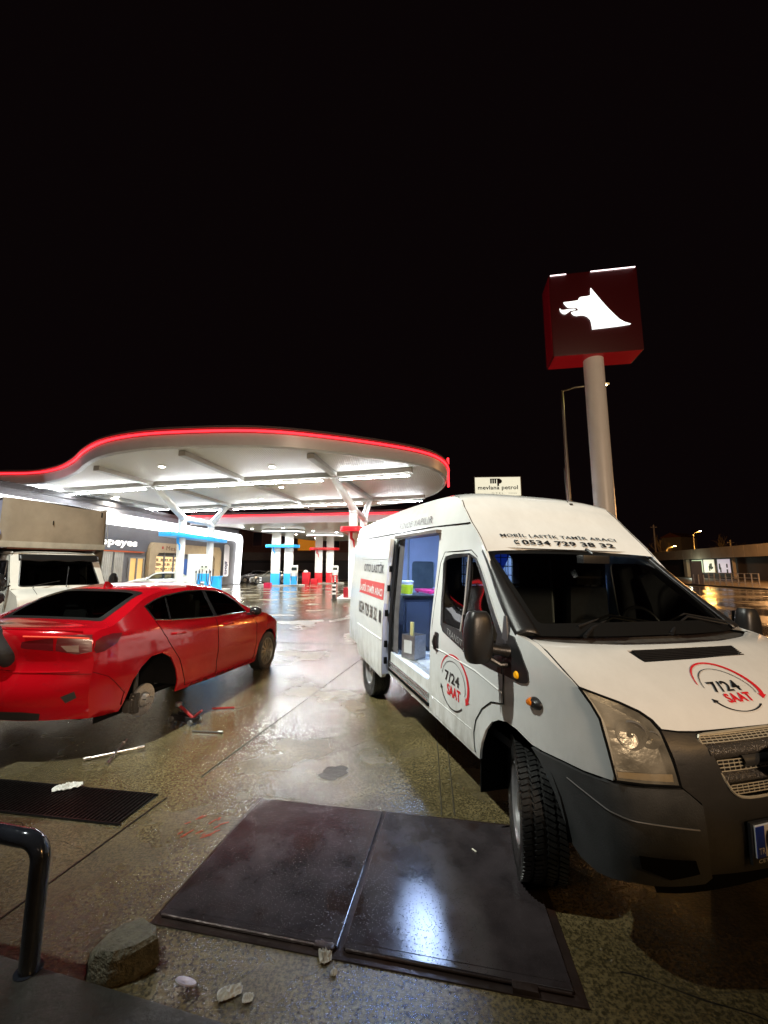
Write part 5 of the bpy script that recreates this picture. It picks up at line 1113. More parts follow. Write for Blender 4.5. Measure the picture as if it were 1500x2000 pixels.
def inside(o,x,y,z,rz=0):
    p=VMW@Vector((x,y,z)); o.location=p; o.rotation_euler=(-.018,.025,-1.2855+rz); return o
# things carried in the van
t=inside(thing('tool_cabinet','tall dark blue grey cabinet standing in the open van','cabinet'),-2.42,-.63,.69)
q=MB(); q.box((0,0,.30),(.40,.38,.60)); c=q.build('carcass',mat('cabinet_navy',(.035,.045,.075),.5,cvar=.3,cscale=8),t,bevel=.01)
q=MB(); q.box((.205,-.02,.3),(.012,.28,.5)); q.build('door',mat('cabinet_navy2',(.05,.062,.095),.45),c,bevel=.004)
q=MB(); q.box((0,0,.615),(.44,.42,.03)); q.build('worktop',BLK,c,bevel=.006)
t=inside(thing('paint_bucket','white bucket with yellow label on the dark cabinet in the van','bucket'),-2.36,-.74,1.32)
q=MB(); q.cyl((0,0,0),(0,0,.15),.072,.08,20); q.cyl((0,0,.145),(0,0,.16),.085,n=20); q.build('tub',mat('bucket_white',(.75,.75,.78),.35),t)
q=MB(); q.cyl((0,0,.01),(0,0,.12),.074,.081,20,caps=False); q.build('label',mat('label_yellow',(.55,.62,.02),.4),t)
q=MB(); q.cyl((0,0,.0),(0,0,.0),.01,n=4)
t=inside(thing('compressor','crimson air compressor frame behind the cabinet in the van','compressor'),-2.75,-.22,.69)
q=MB(); q.box((0,0,.64),(.5,.34,.03)); 
for a in(-.22,.22):
    for b_ in(-.14,.14): q.cyl((a,b_,0),(a,b_,.64),.016,n=8)
q.build('frame',mat('crimson_frame',(.50,.02,.12),.35),t)
q=MB(); q.box((.0,0,.45),(.42,.3,.24)); q.build('tank_cover',mat('crimson_cover',(.38,.01,.06),.4),t,bevel=.02)
q=MB(); q.cyl((-.2,0,.18),(.2,0,.18),.13,n=20); q.build('tank',mat('tank_dark',(.03,.035,.05),.35),t)
q=MB(); q.tube([(.25,-.1,.6),(.28,-.05,.45),(.26,.05,.3),(.27,.1,.22)],.010,6); q.build('hose',mat('hose_pale',(.5,.45,.55),.4),t)
t=inside(thing('metal_can','grey square metal can with a brush on the van door step','can'),-1.93,-.80,.695,.5)
q=MB(); 
o_=.09
for sx,sy,dx,dy in((o_,0,.004,.18),(-o_,0,.004,.18),(0,o_,.18,.004),(0,-o_,.18,.004)): q.box((sx,sy,.12),(dx,dy,.24))
q.box((0,0,.004),(.18,.18,.008)); c=q.build('can',mat('can_tin',(.30,.29,.30),.3,.7,cvar=.3,cscale=14),t)
q=MB(); q.box((0,-.094,.12),(.11,.002,.13)); q.build('label',mat('can_label',(.45,.45,.45),.4),c)
q=MB(); q.box((.0,-.03,.26),(.045,.02,.22)); q.build('brush',mat('brush_olive',(.40,.36,.16),.6),t,bevel=.006)
q=MB(); q.box((-.05,.02,.25),(.03,.02,.14)); q.build('brush',mat('brush_grey',(.2,.2,.2),.6),t,bevel=.005)
o=inside(crumple('blue_bag',(0,0,0),(.16,.16,.08),12,mat('bag_blue',(.06,.10,.45),.4),'crumpled blue plastic bag on the van floor behind the can','bag'),-2.35,-.30,.695)
# ---------------------------------------------------------------- sedans
GCAR=glass('car_glass',(.42,.45,.41)); GRW=glass('rear_glass',(.17,.18,.17)); DISC=mat('brake_disc',(.42,.41,.40),.28,.7,cvar=.3,cscale=30)
def sedan(name,label,loc,rot,paint,group=None,missing=False,fine=True,zoff=0):
    t=thing(name,label,'car',loc,rot,group); st=(.07,.06) if fine else (.22,.16)
    Cs=lambda off=0,s=-1:(lambda x,z:(x,s*(car_w(x,z)+off+.012*exp(-((z-.80+.03*x)/.03)**2)-.012*exp(-((z-.42)/.10)**2)*(1 if -2.1<x<-.5 else 0)),z))
    kk=[i*(.25 if fine else .5) for i in range(0,int(20/(.25 if fine else .5))+1)]
    E=[(car_t(k,1)[0],car_t(k,1)[2]) for k in kk]
    AF=[(-.375,.20),(-.385,.34),(-.34,.48),(-.24,.60),(-.10,.672),(.05,.68),(.20,.64),(.31,.54),(.375,.40),(.385,.23)]
    AR=[(-3.07,.235),(-3.03,.36),(-2.98,.50),(-2.89,.617),(-2.766,.70),(-2.617,.71),(-2.463,.64),(-2.349,.48),(-2.30,.36),(-2.28,.22)]
    OUT=E+AR+[(-1.43,.205)]+AF
    DLO=[(-2.73,1.215),(-2.55,1.275),(-2.373,1.315),(-1.963,1.36),(-1.615,1.366),(-1.30,1.345),(-1.10,1.295),(-.90,1.19),(-.76,1.06),(-.74,1.02),(-1.564,1.015),(-2.429,1.045),(-2.66,1.07)]
    RG=rnd([(11.75,-.86),(11.75,.86),(13.86,.77),(13.86,-.77)],.10,3)
    WSG=rnd([(5.35,-.90),(5.35,.90),(7.75,.86),(7.75,-.86)],.10,3)
    q=MB(); panel(q,OUT,Cs(),[DLO],st,.015,-1 if fine else -1); panel(q,OUT,Cs(0,1),[DLO],st,.015,1)
    o_=[(0,-1),(20,-1),(20,1),(0,1)]
    panel(q,o_,lambda k,u:car_t(k,u),[RG,WSG],(.25,.08) if fine else (.6,.2),.012,1)
    body=q.build('body',paint,t,smooth=80,merge=.002)
    q=MB(); panel(q,RG,lambda k,u:car_t(k,u),(),(.2,.1)); rg=q.build('rear_window',GRW,t); q=MB(); panel(q,WSG,lambda k,u:car_t(k,u),(),(.2,.1)); q.build('windscreen',GCAR,t)
    q=MB(); panel(q,rnd([(11.7,-.88),(11.7,.88),(13.9,.79),(13.9,-.79)],.08,3),lambda k,u:tuple(Vector(car_t(k,u))+Vector((0,0,.002))),[rnd([(11.95,-.80),(11.95,.80),(13.72,.71),(13.72,-.71)],.12,3)],(.2,.1)); q.build('glass_border',mat('frit_black',(.008,.008,.008)),rg)
    PIL=mat('gloss_black',(.012,.012,.013),.15,coat=.4)
    def dl(P,m=7): return [(lerp(a[0],b_[0],i/m),lerp(a[1],b_[1],i/m)) for a,b_ in zip(P,P[1:]) for i in range(m)]+[P[-1]]
    for s in(-1,1):
        q=MB(); panel(q,DLO,Cs(-.008,s),(),(.15,.1)); w=q.build('side_window',GCAR,t)
        q=MB(); n=len(DLO); q.tube([Cs(.002,s)(*p) for p in DLO],.009,6,closed=True)
        for a,b_,wd in(((-1.575,1.36),(-1.545,1.015),.075),((-2.36,1.31),(-2.425,1.045),.03)): 
            P=[(a[0]-wd/2,a[1]),(a[0]+wd/2,a[1]),(b_[0]+wd/2,b_[1]),(b_[0]-wd/2,b_[1])]; panel(q,P,Cs(.002,s),(),(.1,.1))
        q.build('window_trim',PIL,w)
        q=MB(); q.tube([Cs(.006,s)(x,z) for x,z in((-2.66,1.068),(-2.429,1.043),(-1.564,1.012),(-.74,1.016))],.007,6); q.build('belt_chrome',CHR,w)
        if fine:
            q=MB(); q.tube([Cs(.002,s)(x,z) for x,z in dl(((-1.57,1.0),(-1.535,.7),(-1.51,.34),(-1.50,.24)))],.0035,5); q.tube([Cs(.002,s)(x,z) for x,z in dl(((-2.66,1.05),(-2.60,.92),(-2.45,.74),(-2.32,.6),(-2.22,.42),(-2.14,.26),(-1.50,.24),(-.50,.235),(-.44,.5),(-.46,.8),(-.62,.98)))],.0035,5)
            q.tube([Cs(.002,s)(x,z) for x,z in dl(((-3.05,.40),(-3.15,.50),(-3.25,.60),(-3.37,.66)))],.0025,5); q.tube([tuple(Vector(car_t(17.5-.02*i,s*(1-.08*i)))+Vector((-.002,0,0))) for i in range(13)],.0025,5); q.build('panel_gap',GAP,body)
            for hx in(-2.36,-1.30):
                q=MB(); q.tube([Cs(.0,s)(hx-.11,.895),Cs(.034,s)(hx-.08,.895),Cs(.040,s)(hx,.893),Cs(.034,s)(hx+.08,.888),Cs(.0,s)(hx+.11,.886)],.013,8); q.build('door_handle',paint,t)
        # mirror
        q=MB(); q.lathe([(0,-.10),(.05,-.09),(.075,-.04),(.078,.03),(.06,.07),(0,.08)],18,Matrix.Translation((-.70,s*.985,1.03))@Matrix.Diagonal((.8,1,.85,1))); m=q.build('mirror',PIL if fine else paint,t)
        q=MB(); q.box((-.70,s*.90,.985),(.07,.10,.03)); q.build('mirror_arm',PIL,m)
        # tail lamps
        LP=[(-3.12,.985),(-3.22,.99),(-3.31,.97),(-3.365,.935),(-3.375,.86),(-3.36,.825),(-3.30,.835),(-3.20,.90)]
        q=MB(); TL=mat('tail_lamp_red',(.09,.003,.006),.35,coat=.15); panel(q,LP,Cs(.005,s),(),(.06,.05))
        T2=[(15.2,s*.998),(15.45,s*.72),(16.38,s*.70),(16.55,s*.88),(16.4,s*.998)]; panel(q,T2,lambda k,u:tuple(Vector(car_t(k,u))+Vector((-.006,0,.001))),(),(.2,.06))
        l=q.build('tail_lamp',TL,t,smooth=50)
        q=MB(); panel(q,[(15.62,s*.68),(15.9,s*.36),(16.25,s*.35),(16.38,s*.68)],lambda k,u:tuple(Vector(car_t(k,u))+Vector((-.006,0,.001))),(),(.2,.06)); q.build('tail_lamp',TL,t,smooth=50)
        if fine:
            q=MB(); panel(q,[(16.1,s*.75),(16.05,s*.90),(16.45,s*.90),(16.42,s*.80)],lambda k,u:tuple(Vector(car_t(k,u))+Vector((-.009,0,.002))),(),(.2,.05)); q.build('reversing_lens',mat('lens_pale',(.20,.13,.11),.35),l)
            q=MB(); q.tube([tuple(Vector(car_t(15.55+.0*i,s*(.98-.06*i)))+Vector((-.011,0,.002))) for i in range(11)],.007,6); q.build('light_bar',mat('lamp_bar',(.75,.10,.06),.2,emis=(1,.08,.03),estr=.25),l)
        # headlamps
        q=MB(); panel(q,[(2.2,s*.60),(2.85,s*.62),(3.05,s*.98),(2.5,s*.99)],lambda k,u:tuple(Vector(car_t(k,u))+Vector((.004,0,.004))),(),(.2,.08)); q.build('headlight',mat('headlamp_clear',(.45,.45,.45),.12,.3,coat=1),t)
    q=MB(); panel(q,[(1.0,-.55),(2.1,-.5),(2.1,.5),(1.0,.55)],lambda k,u:tuple(Vector(car_t(k,u))+Vector((.004,0,0))),(),(.3,.2)); q.build('grille',PIL,t)
    q=MB(); panel(q,[(19.5,-.62),(19.4,-.45),(19.4,.45),(19.5,.62),(19.95,.6),(19.95,-.6)],lambda k,u:tuple(Vector(car_t(k,u))+Vector((-.005,0,0))),(),(.2,.1)); 
    for s in(-1,1): panel(q,[(18.3,s*.90),(18.6,s*.80),(19.0,s*.84),(18.7,s*.92)],lambda k,u:tuple(Vector(car_t(k,u))+Vector((-.004,0,0))),(),(.1,.05))
    q.build('diffuser',mat('diffuser_black',(.02,.02,.02),.4),t)
    if fine:
        q=MB(); q.tube([tuple(Vector(car_t(17.35,u*.1))+Vector((-.003,0,0))) for u in range(-9,10)],.008,6); q.tube([tuple(Vector(car_t(15.02,u*.1))+Vector((-.004,0,.004))) for u in range(-9,10)],.010,6); q.build('tail_crease',paint,body)
        q=MB(); fx,_,fz=car_t(11.3,0)
        q.add([(fx+.10,-.012,fz-.02),(fx+.10,.012,fz-.02),(fx-.08,.02,fz-.03),(fx-.08,-.02,fz-.03),(fx-.045,-.004,fz+.062),(fx-.045,.004,fz+.062),(fx-.075,.004,fz+.058),(fx-.075,-.004,fz+.058)],[(0,1,5,4),(1,2,6,5),(2,3,7,6),(3,0,4,7),(4,5,6,7)]); q.build('shark_fin',paint,t,bevel=.003)
    # cabin
    q=MB(); q.box((-1.6,0,.45),(3.3,1.12,.35)); q.box((-.40,0,.82),(.3,1.45,.28)); q.box((-2.95,0,.9),(.6,1.3,.16)); q.build('cabin_floor',INT,t,smooth=0)
    for y in(-.38,.38):
        for x in(-1.35,-2.3):
            q=MB(); q.box((x,y,.70),(.5,.48,.2)); q.box((x-.24,y,.98),(.12,.46,.5),taper=.88); q.box((x-.27,y,1.24),(.09,.24,.14)); q.build('seat',mat('seat_dark',(.10,.10,.105),.8),t,bevel=.04)
    for x in(0,-2.68):
        for s in(-1,1):
            q=MB(); q.grid(lambda a,b:(x+.40*cos(pi*a),s*(.58+.30*b),.30+.40*sin(pi*a)),14,2); q.add([(x+.40*cos(pi*i/14),s*.58,.30+.40*sin(pi*i/14)) for i in range(15)]+[(x-.4,s*.58,.1),(x+.4,s*.58,.1)],[tuple(range(17))]); q.build('wheel_well',GAP,t,smooth=50,merge=.001)
    q=MB(); q.box((-1.4,0,.20),(3.6,1.1,.05)); q.build('underbody',GAP,t,smooth=50)
    AL=mat('alloy_bronze',(.34,.31,.25),.28,.8)
    for x,s in((0,-1),(0,1),(-2.68,1),(-2.68,-1)):
        if missing and (x,s)==(-2.68,-1): continue
        zz=.325+(0 if not missing else (-.015 if x==0 else .0))
        wheel(t,x,s*.80,zz,.325,.205,.215,s,style='alloy',blocks=False,rimm=AL)
    if missing:
        e=bpy.data.objects.new('wheel_hub',None); COL.objects.link(e); e.parent=t; e.location=(-2.68,-.78,.235)
        q=MB(); q.lathe([(.08,-.012),(.158,-.012),(.163,-.006),(.163,.006),(.158,.012),(.08,.012)],40,closed=True); q.lathe([(0,-.055),(.035,-.055),(.04,-.05),(.07,-.03),(.075,-.012),(.075,.02)],28); q.build('brake_disc',DISC,e)
        q=MB()
        for i in range(5): a=2*pi*i/5+.3; q.cyl((.054*cos(a),-.075,.054*sin(a)),(.054*cos(a),-.02,.054*sin(a)),.007,n=8)
        q.build('wheel_studs',CHR,e)
        q=MB(); 
        for i in range(6):
            a=radians(150+i*13); q.box((.135*cos(a),0,.135*sin(a)),(.055,.075,.055))
        q.box((-.17,.03,-.02),(.06,.07,.12)); q.build('brake_caliper',mat('caliper_grey',(.06,.055,.05),.5,.3,bump=.4),e,bevel=.008)
        q=MB(); q.tube([(.0,.05,0),(.1,.12,-.05),(.35,.2,-.06)],.03,8); q.tube([(-.02,.08,.02),(-.02,.1,.28)],.025,8); q.build('suspension_arm',mat('caliper_grey',(.13,.125,.12)),e)
    return t
REDP=mat('red_paint',(.40,.003,.009),.16,.2,coat=1,beads=.12,cvar=.05,cscale=2)
sedan('red_sedan','glossy red sedan jacked up with its rear wheel taken off',(-2.898,7.309,-.010),(.008,.031,1.394),REDP,missing=True)
sedan('silver_sedan','pale silver sedan parked along the lit shop front',(-16.3,26.6,0),radians(209),mat('silver_paint',(.48,.50,.46),.3,.3,coat=.6),'parked cars at the back',fine=False)
sedan('dark_sedan','dark grey sedan with shiny headlights left of the blue pump tower',(-13.9,44.2,0),radians(-150),mat('graphite_paint',(.20,.19,.16),.25,.5,coat=.8),'parked cars at the back',fine=False)
sedan('dark_sedan','second dark sedan half hidden behind the dark grey one',(-17.0,48.5,0),radians(-140),mat('black_paint2',(.16,.16,.17),.25,.5,coat=.8),'parked cars at the back',fine=False)
sedan('black_sedan','black sedan seen between the blue and red pump towers',(-10.2,50.0,0),radians(-72),mat('black_paint',(.012,.012,.014),.2,.2,coat=.9),'parked cars at the back',fine=False)
# ---------------------------------------------------------------- white tarpaulin truck
def truck():
    t=thing('box_truck','old white cab truck with a tan tarpaulin box above the cab','truck',(-6.885,8.72,0),radians(-34)); t.scale=(1,.86,1)
    # local +x looks to the camera
    TW=mat('truck_white',(.78,.78,.72),.35,coat=.3,cvar=.08,cscale=3)
    hw=.98
    q=MB()
    prof=[(.35,.45),(.42,.62),(.42,1.0),(.30,1.17),(-.12,1.28),(-.58,1.98),(-.70,2.06),(-1.6,2.08),(-1.6,.45)]
    def cw_(x,z): return hw-.10*max(0,(z-1.3))**1.2-(.05 if z>2.0 else 0)-.10*max(0,x)**2
    WN=rnd([(-.32,1.30),(-1.15,1.24),(-1.18,1.88),(-.72,1.88),(-.36,1.40)],.06,3)
    WN=rnd([(-.30,1.33),(-.62,1.86),(-1.18,1.86),(-1.18,1.27),(-.45,1.27)],.06,3)
    AW=[(.30,.45),(.28,.62),(.14,.78),(-.06,.84),(-.26,.78),(-.40,.62),(-.42,.45)]
    O=[(-1.6,.45),(-1.6,2.08),(-.70,2.06),(-.58,1.98),(-.12,1.28),(.30,1.17),(.42,1.0),(.42,.62),(.35,.45)]+AW
    for s in(-1,1): panel(q,O,lambda x,z:(x,s*cw_(x,z),z),[WN],(.12,.12),.02,s)
    def top(u,v):
        P=[(.36,.45),(.44,.62),(.46,1.0),(.34,1.18),(-.08,1.295)]
        x,z=cr(P,u*4)[:2]; y=-1+2*v; return (x-.06*abs(y)**4,y*cw_(x-.06,z)*1.0,z-.015*abs(y)**6)
    q.grid(top,16,20)
    q.grid(lambda u,v:(lerp(-.56,-1.6,u),(-1+2*v)*cw_(-.6,2.0)*(1-.0),2.02+.07*sin(pi*min(1,u*.8+.1))*(1-abs(-1+2*v)**4)+.0),6,14)
    cab=q.build('cab',TW,t,smooth=40)
    def wsf(u,v): 
        y=-1+2*v; x=lerp(-.10,-.60,u)+.03*(1-y*y); z=lerp(1.29,2.03,u); return (x,y*cw_(-.1,z)*.985,z)
    HO=rnd([(.06,.07),(.86,.10),(.86,.90),(.06,.93)],.05,3)
    q=MB(); panel(q,[(0,0),(1,0),(1,1),(0,1)],wsf,[HO],(.1,.1),.01,1); q.build('windscreen_frame',TW,t)
    q=MB(); panel(q,HO,lambda u,v:tuple(Vector(wsf(u,v))-Vector((.006,0,0))),(),(.1,.1)); w=q.build('windscreen',GV,t)
    q=MB(); q.tube([tuple(Vector(wsf(u,v))+Vector((.004,0,0))) for u,v in HO]+[tuple(Vector(wsf(*HO[0]))+Vector((.004,0,0)))],.014,6); q.build('rubber_seal',BLK,w)
    q=MB(); q.grid(lambda a,b:(lerp(-.47,-.40,a)+.07,lerp(-.82,.86,b),lerp(2.0,1.86,a)+.012*sin(6*b*pi)*a),3,26); q.build('sun_visor',mat('visor_black',(.012,.012,.012),.35),t,solid=.01)
    for s in(-1,1):
        q=MB(); panel(q,WN,lambda x,z:(x,s*(cw_(x,z)-.008),z),(),(.2,.2)); w=q.build('side_window',GV,t); q=MB(); q.tube([(x,s*(cw_(x,z)+.004),z) for x,z in WN],.012,6,closed=True); q.tube([(-.60,s*(cw_(-.6,1.3)+.004),1.28),(-.66,s*(cw_(-.66,1.85)+.004),1.85)],.010,5); q.build('window_seal',BLK,w)
        q=MB(); q.tube([(x,s*(cw_(x,z)+.002),z) for x,z in((-1.28,2.0),(-1.30,.6),(-.42,.6),(-.34,1.2),(-.2,1.42),(-.66,1.98),(-1.28,2.0))],.005,5); q.build('door_gap',GAP,t)
        q=MB(); q.box((-1.18,s*(hw+.01),1.15),(.12,.03,.04)); q.build('door_handle',BLK,t,bevel=.008)
        q=MB(); q.lathe([(0,-.05),(.08,-.045),(.12,-.01),(.12,.03),(0,.04)],20,Matrix.Translation((-.12,s*1.16,1.42))@Matrix.Rotation(pi/2*s*0+pi/2,4,'Z')@Matrix.Diagonal((.95,1,1.45,1))); m=q.build('mirror',mat('mirror_black',(.015,.015,.016),.25),t)
        q=MB(); q.tube([(-.20,s*.93,1.36),(-.16,s*1.02,1.34),(-.14,s*1.08,1.38)],.02,8); q.build('mirror_arm',BLK,m)
        q=MB(); panel(q,rnd([(.45,.70),(.45,.90),(.78,.92),(.80,.70)],.03,2),lambda a,z:(.47-.05*abs(a)**4,s*a,z),(),(.1,.1),.01,1); q.build('headlight',mat('headlamp_clear',(.45,.45,.45)),t)
    q=MB(); q.tube([(.02,.05,1.31),(-.02,.06,1.36),(-.26,.16,1.74)],.009,6); q.build('wiper',BLK,t); q=MB(); q.tube([(.02,-.60,1.31),(-.02,-.58,1.35),(-.10,-.05,1.43)],.009,6); q.build('wiper',BLK,t)
    q=MB(); q.box((.44,0,.55),(.16,1.96,.22)); q.build('bumper',BUMP,t,bevel=.03); q=MB(); q.box((.462,0,.83),(.02,.85,.2)); q.build('grille',BLK,t)
    q=MB(); q.tube([(.35,-.62,1.19),(.1,-.6,1.26),(-.06,-.585,1.305)],.004,4); q.tube([(.35,.62,1.19),(.1,.6,1.26),(-.06,.585,1.305)],.004,4); q.build('hood_gap',GAP,t)
    q=MB(); q.box((-.8,0,.95),(1.5,1.7,.1)); q.box((-.25,0,1.17),(.3,1.6,.16)); 
    for y in(-.5,.45): q.box((-1.15,y,1.3),(.14,.5,.7)); q.box((-1.17,y,1.7),(.1,.26,.16))
    q.box((-1.56,0,1.4),(.04,1.8,1.2)); q.build('cab_interior',INT,t,smooth=0)
    q=MB(); c=Vector((-.45,.45,1.40)); q.tube([c+Vector((-.08*sin(a),.2*cos(a),.16*sin(a))) for a in [2*pi*i/24 for i in range(24)]],.014,6,closed=True); q.build('steering_wheel',BLK,t)
    # cargo box with the tarpaulin nose over the cab
    TP=mat('tarp_tan',(.33,.285,.215),.62,bump=.5,bscale=5,cvar=.25,cscale=1.2)
    def tarp(u,v):
        y=lerp(-1.14,1.12,v); z=lerp(2.26,3.20,u); x=-.72+.03*sin(pi*u)*sin(pi*v)+.010*sin(9*v+3*u); 
        k=min(1,min(v,1-v)*14); x-=.05*(1-k)**2
        return (x,y,z-.10*(v) +.012*sin(7*v)*(1 if u>.9 else 0))
    q=MB(); q.grid(tarp,14,30); q.grid(lambda u,v:(-.77-4.0*u,lerp(-1.14,1.12,v),3.20-.10*v+.03*sin(pi*v)),6,12); bx=q.build('tarpaulin',TP,t,smooth=50)
    for s,m,nm in((1,TP,'side_curtain'),(-1,mat('tarp_blue',(.42,.44,.62),.5,bump=.5,bscale=4,cvar=.2,cscale=1),'side_curtain')):
        q=MB(); r=random.Random(4); q.grid(lambda u,v:(-.77-4.0*u,s*1.13+.035*sin(u*34+sin(v*5))*(.4+v*.6),lerp(3.16,1.0,v)),60,10); q.build(nm,m,t,smooth=60)
    q=MB(); q.box((-.74,0,2.21),(.08,2.28,.13)); q.box((-2.7,0,1.02),(4.1,2.2,.14)); q.build('frame_rail',mat('rail_cream',(.42,.40,.33),.45,cvar=.2,cscale=5),t,bevel=.01)
    q=MB(); q.box((-1.66,0,1.6),(.06,2.1,1.1)); q.build('front_board',mat('board_brown',(.10,.07,.05),.6,cvar=.4,cscale=6),t,smooth=0)
    q=MB(); q.box((-1.2,0,2.13),(.9,1.9,.03)); q.build('underboard',mat('rust_red',(.12,.035,.02),.6),t)
    q=MB(); q.tube([(-.66,1.10,3.08),(-.64,1.17,2.3),(-.66,1.08,2.2)],.006,5); q.build('tie_rope',mat('rope',(.45,.43,.38),.7),t)
    q=MB(); q.box((-.685,.98,3.0),(.01,.03,.12)); q.build('tarp_hole',GAP,bx); q=MB(); q.box((-.68,-.12,2.72),(.01,.02,.10)); q.build('tarp_hole',GAP,bx)
    q=MB(); q.grid(lambda a,b:(-.70-.06*a,-1.16+.10*sin(b*7)*.4-.04*a,lerp(2.55,2.05,b)),3,8); q.build('blue_rag',mat('rag_blue',(.30,.36,.75),.7),t,smooth=60)
    q=MB(); q.box((-2.5,0,.75),(4.2,.9,.2)); q.build('chassis',GAP,t)
    for x in(-.06,-3.6):
        for s in(-1,1): wheel(t,x,s*.84,.34,.34,.2,.2,s,blocks=False)
truck()
# ---------------------------------------------------------------- jack, tools
t=thing('trolley_jack','low black and red trolley jack under the rear sill of the red car','jack',(-2.22,4.74,.004),radians(155)); t.scale=(.8,.8,.8)
q=MB(); q.box((0,.055,.06),(.42,.014,.07)); q.box((0,-.055,.06),(.42,.014,.07)); q.box((-.16,0,.05),(.10,.12,.05)); q.build('frame',mat('jack_black',(.02,.02,.022),.35,.3,bump=.3),t,bevel=.004)
for x in(-.18,.19):
    for s in(-1,1):
        q=MB(); q.cyl((x,s*.05,.035),(x,s*.09,.035),.034,n=16); q.build('castor',mat('castor_steel',(.3,.3,.3),.35,.8),t)
q=MB(); q.tube([(-.15,0,.07),(.02,0,.15),(.15,0,.20)],.022,8); a=q.build('lift_arm',mat('jack_red',(.22,.012,.012),.35),t); q=MB(); q.cyl((.15,0,.19),(.15,0,.235),.045,n=16); q.build('saddle',mat('castor_steel',(.3,.3,.3)),a)
q=MB(); q.tube([(-.18,0,.09),(-.24,.01,.14),(-.33,.02,.2)],.016,8); q.build('handle_socket',mat('jack_red',(.22,.012,.012)),t)
q=MB(); q.tube([(0,0,.012),(.26,0,.012)],.011,8); o=q.build('jack_handle',mat('jack_red',(.22,.012,.012))); o.location=(-2.08,5.12,.006); o.rotation_euler=(0,0,.15); tag(o,'red steel bar lying on the ground right of the jack','bar')
q=MB(); q.tube([(0,0,.01),(.30,0,.01)],.008,8); q.cyl((.28,0,.012),(.33,0,.012),.014,n=10); o=q.build('breaker_bar',mat('dull_steel',(.2,.19,.18),.35,.8)); o.location=(-2.0,4.45,.006); o.rotation_euler=(0,0,-.1); tag(o,'thin dark steel bar on the concrete in front of the jack','bar')
t=thing('lug_wrench','chrome cross lug wrench lying on the concrete behind the red car','wrench',(-2.45,3.92,.03),.1)
CW=mat('worn_chrome',(.55,.52,.50),.25,.95,cvar=.2,cscale=30)
for a,b_ in(((-.22,-.07,-.012),(.20,.08,.012)),((-.02,.20,.03),(.02,-.17,-.016))):
    q=MB(); q.cyl(a,b_,.010,n=10); A=Vector(a);B=Vector(b_); d=(B-A).normalized(); q.cyl(A-d*.01,A+d*.045,.017,n=12); q.cyl(B+d*.01,B-d*.045,.017,n=12); q.build('arm',CW,t)
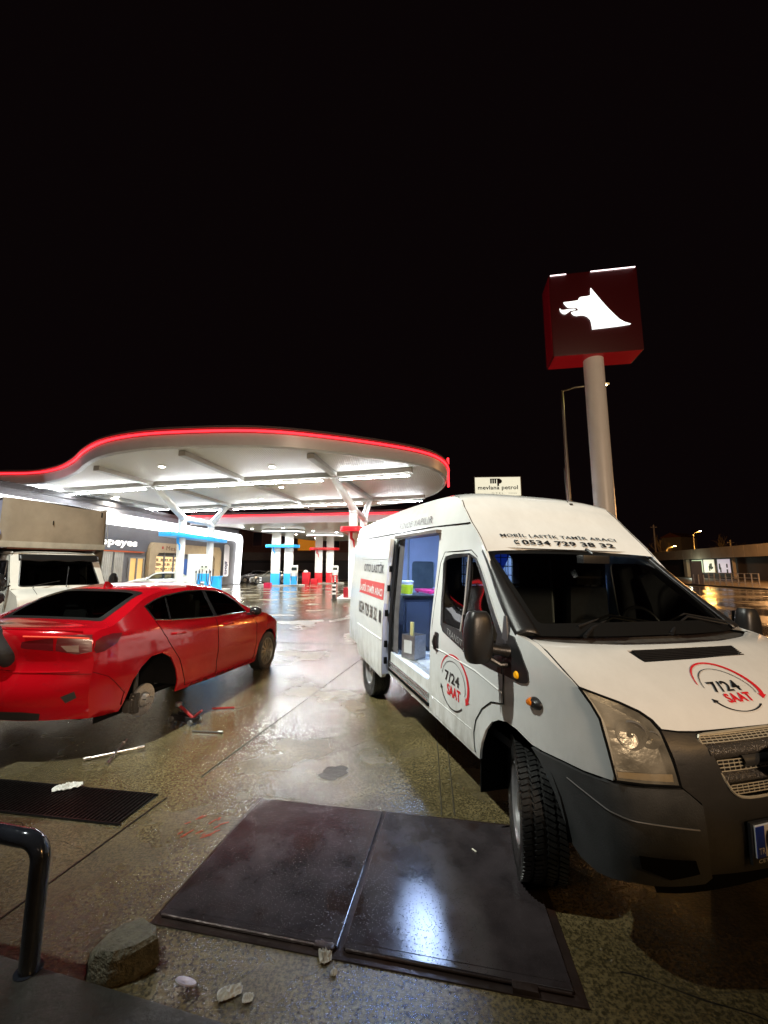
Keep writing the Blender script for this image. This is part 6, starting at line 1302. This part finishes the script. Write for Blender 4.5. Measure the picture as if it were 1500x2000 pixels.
# ---------------------------------------------------------------- person cut by the left edge
def person():
    t=thing('person','person in a grey and black padded jacket stooping behind the red car','person',(-3.70,3.42,0),.45); t.scale=(1,1,.86)
    def skin(name,pts,edges,rad,m,par,sub=2,root=0):
        me=bpy.data.meshes.new(name); me.from_pydata(pts,edges,[]); o=bpy.data.objects.new(name,me); COL.objects.link(o); o.parent=par
        md=o.modifiers.new('k','SKIN'); md.use_smooth_shade=True
        for i,v in enumerate(me.skin_vertices[0].data): v.radius=(rad[i],rad[i]*(.85 if rad[i]>.1 else 1)); v.use_root=(i==root)
        o.modifiers.new('u','SUBSURF').levels=sub; o.modifiers['u'].render_levels=sub
        me.materials.append(m); return o
    P=[(0,0,.92),(.02,.08,1.08),(.05,.18,1.24),(.08,.28,1.36),(.10,.37,1.44),(.12,.43,1.50),(.13,.47,1.56), # spine neck head
       (.24,.24,1.30),(.42,.16,1.06),(.40,.42,.90),(.40,.50,.87),  # right arm
       (-.08,.34,1.32),(-.16,.40,1.08),(.02,.60,.94),(.05,.67,.92), # left arm
       (.11,-.02,.86),(.14,.14,.50),(.12,-.02,.10),(.14,.10,.04),
       (-.11,-.02,.86),(-.12,.18,.50),(-.14,.02,.10),(-.12,.14,.04)]
    E_=[(0,1),(1,2),(2,3),(3,4),(4,5),(5,6),(3,7),(7,8),(8,9),(9,10),(3,11),(11,12),(12,13),(13,14),(0,15),(15,16),(16,17),(17,18),(0,19),(19,20),(20,21),(21,22)]
    Rr=[.16,.15,.17,.15,.065,.09,.095,.085,.062,.045,.03,.085,.062,.045,.03,.10,.075,.05,.045,.10,.075,.05,.045]
    SK=mat('skin',(.45,.27,.19),.5)
    skin('body',P,E_,Rr,SK,t)
    JG=mat('jacket_black',(.010,.010,.012),.75,bump=.4,bscale=14); JL=mat('jacket_grey',(.30,.27,.24),.8,bump=.4,bscale=14)
    jp=[(0,-.01,.88),(.02,.07,1.08),(.05,.17,1.25),(.08,.27,1.37),(.10,.345,1.42),(.25,.23,1.30),(.435,.15,1.05),(.415,.39,.91),(-.09,.34,1.33),(-.17,.40,1.08),(0,.57,.96)]
    skin('jacket',jp,[(0,1),(1,2),(2,3),(3,4),(3,5),(5,6),(6,7),(3,8),(8,9),(9,10)],[.21,.20,.215,.19,.11,.12,.105,.07,.12,.105,.07],JG,t)
    skin('jacket_yoke',[(.02,.05,1.10),(.04,.15,1.27),(.08,.26,1.40),(.18,.22,1.36),(.27,.20,1.28)],[(0,1),(1,2),(2,3),(3,4)],[.19,.215,.18,.13,.115],JL,t)
    skin('trousers',[(0,0,.90),(.11,-.02,.84),(.14,.14,.50),(.12,-.02,.12),(-.11,-.02,.84),(-.12,.18,.50),(-.14,.02,.12)],[(0,1),(1,2),(2,3),(0,4),(4,5),(5,6)],[.17,.125,.095,.07,.125,.095,.07],mat('trousers_dark',(.02,.022,.03),.8,bump=.3,bscale=20),t)
    for s,x in((0,.40),(1,.05)):
        b0=Vector(P[10] if s==0 else P[14]); pts=[tuple(b0-Vector((0,.03,0)))];ed=[];rd=[.026]
        for k in range(4):
            ox=(-.03+.02*k); i=len(pts); L_=[.07,.08,.076,.06][k]; pts+=[tuple(b0+Vector((ox,.03,0))),tuple(b0+Vector((ox*1.1,.03+L_*.6,-.015))),tuple(b0+Vector((ox*1.1,.03+L_,-.045)))]; ed+=[(0,i),(i,i+1),(i+1,i+2)]; rd+=[.011,.0095,.008]
        i=len(pts); pts+=[tuple(b0+Vector((-.045,.0,-.01))),tuple(b0+Vector((-.055,.04,-.03)))]; ed+=[(0,i),(i,i+1)]; rd+=[.011,.009]
        skin('hand',pts,ed,rd,SK,t)
    hq=MB(); c=Vector((.135,.50,1.60)); hq.lathe([(0,-.02),(.07,-.01),(.10,.03),(.104,.07),(.09,.11),(.05,.135),(0,.14)],20,Matrix.Translation(c-Vector((0,0,.02)))@Matrix.Rotation(pi/2,4,'X')); hq.build('hat',mat('wool_hat',(.02,.02,.025),.9,bump=.5,bscale=60),t)
    for x in(-.032,.032):
        q=MB(); q.lathe([(0,-.012),(.009,-.008),(.012,0)],10,Matrix.Translation((.13+x,.565,1.58))@Matrix.Rotation(pi,4,'Z')); q.build('eye',mat('eye_white',(.7,.7,.7),.2),t)
    for x in(.14,-.12):
        q=MB(); q.box((x,.08,.05),(.11,.28,.10),taper=.8); q.build('shoe',mat('shoe_black',(.015,.015,.015),.5),t,bevel=.03)
    return t
person()
for o in COL.objects:
    if o.type=='EMPTY' and o.parent is None and 'category' not in o.keys(): print('UNTAGGED',o.name)
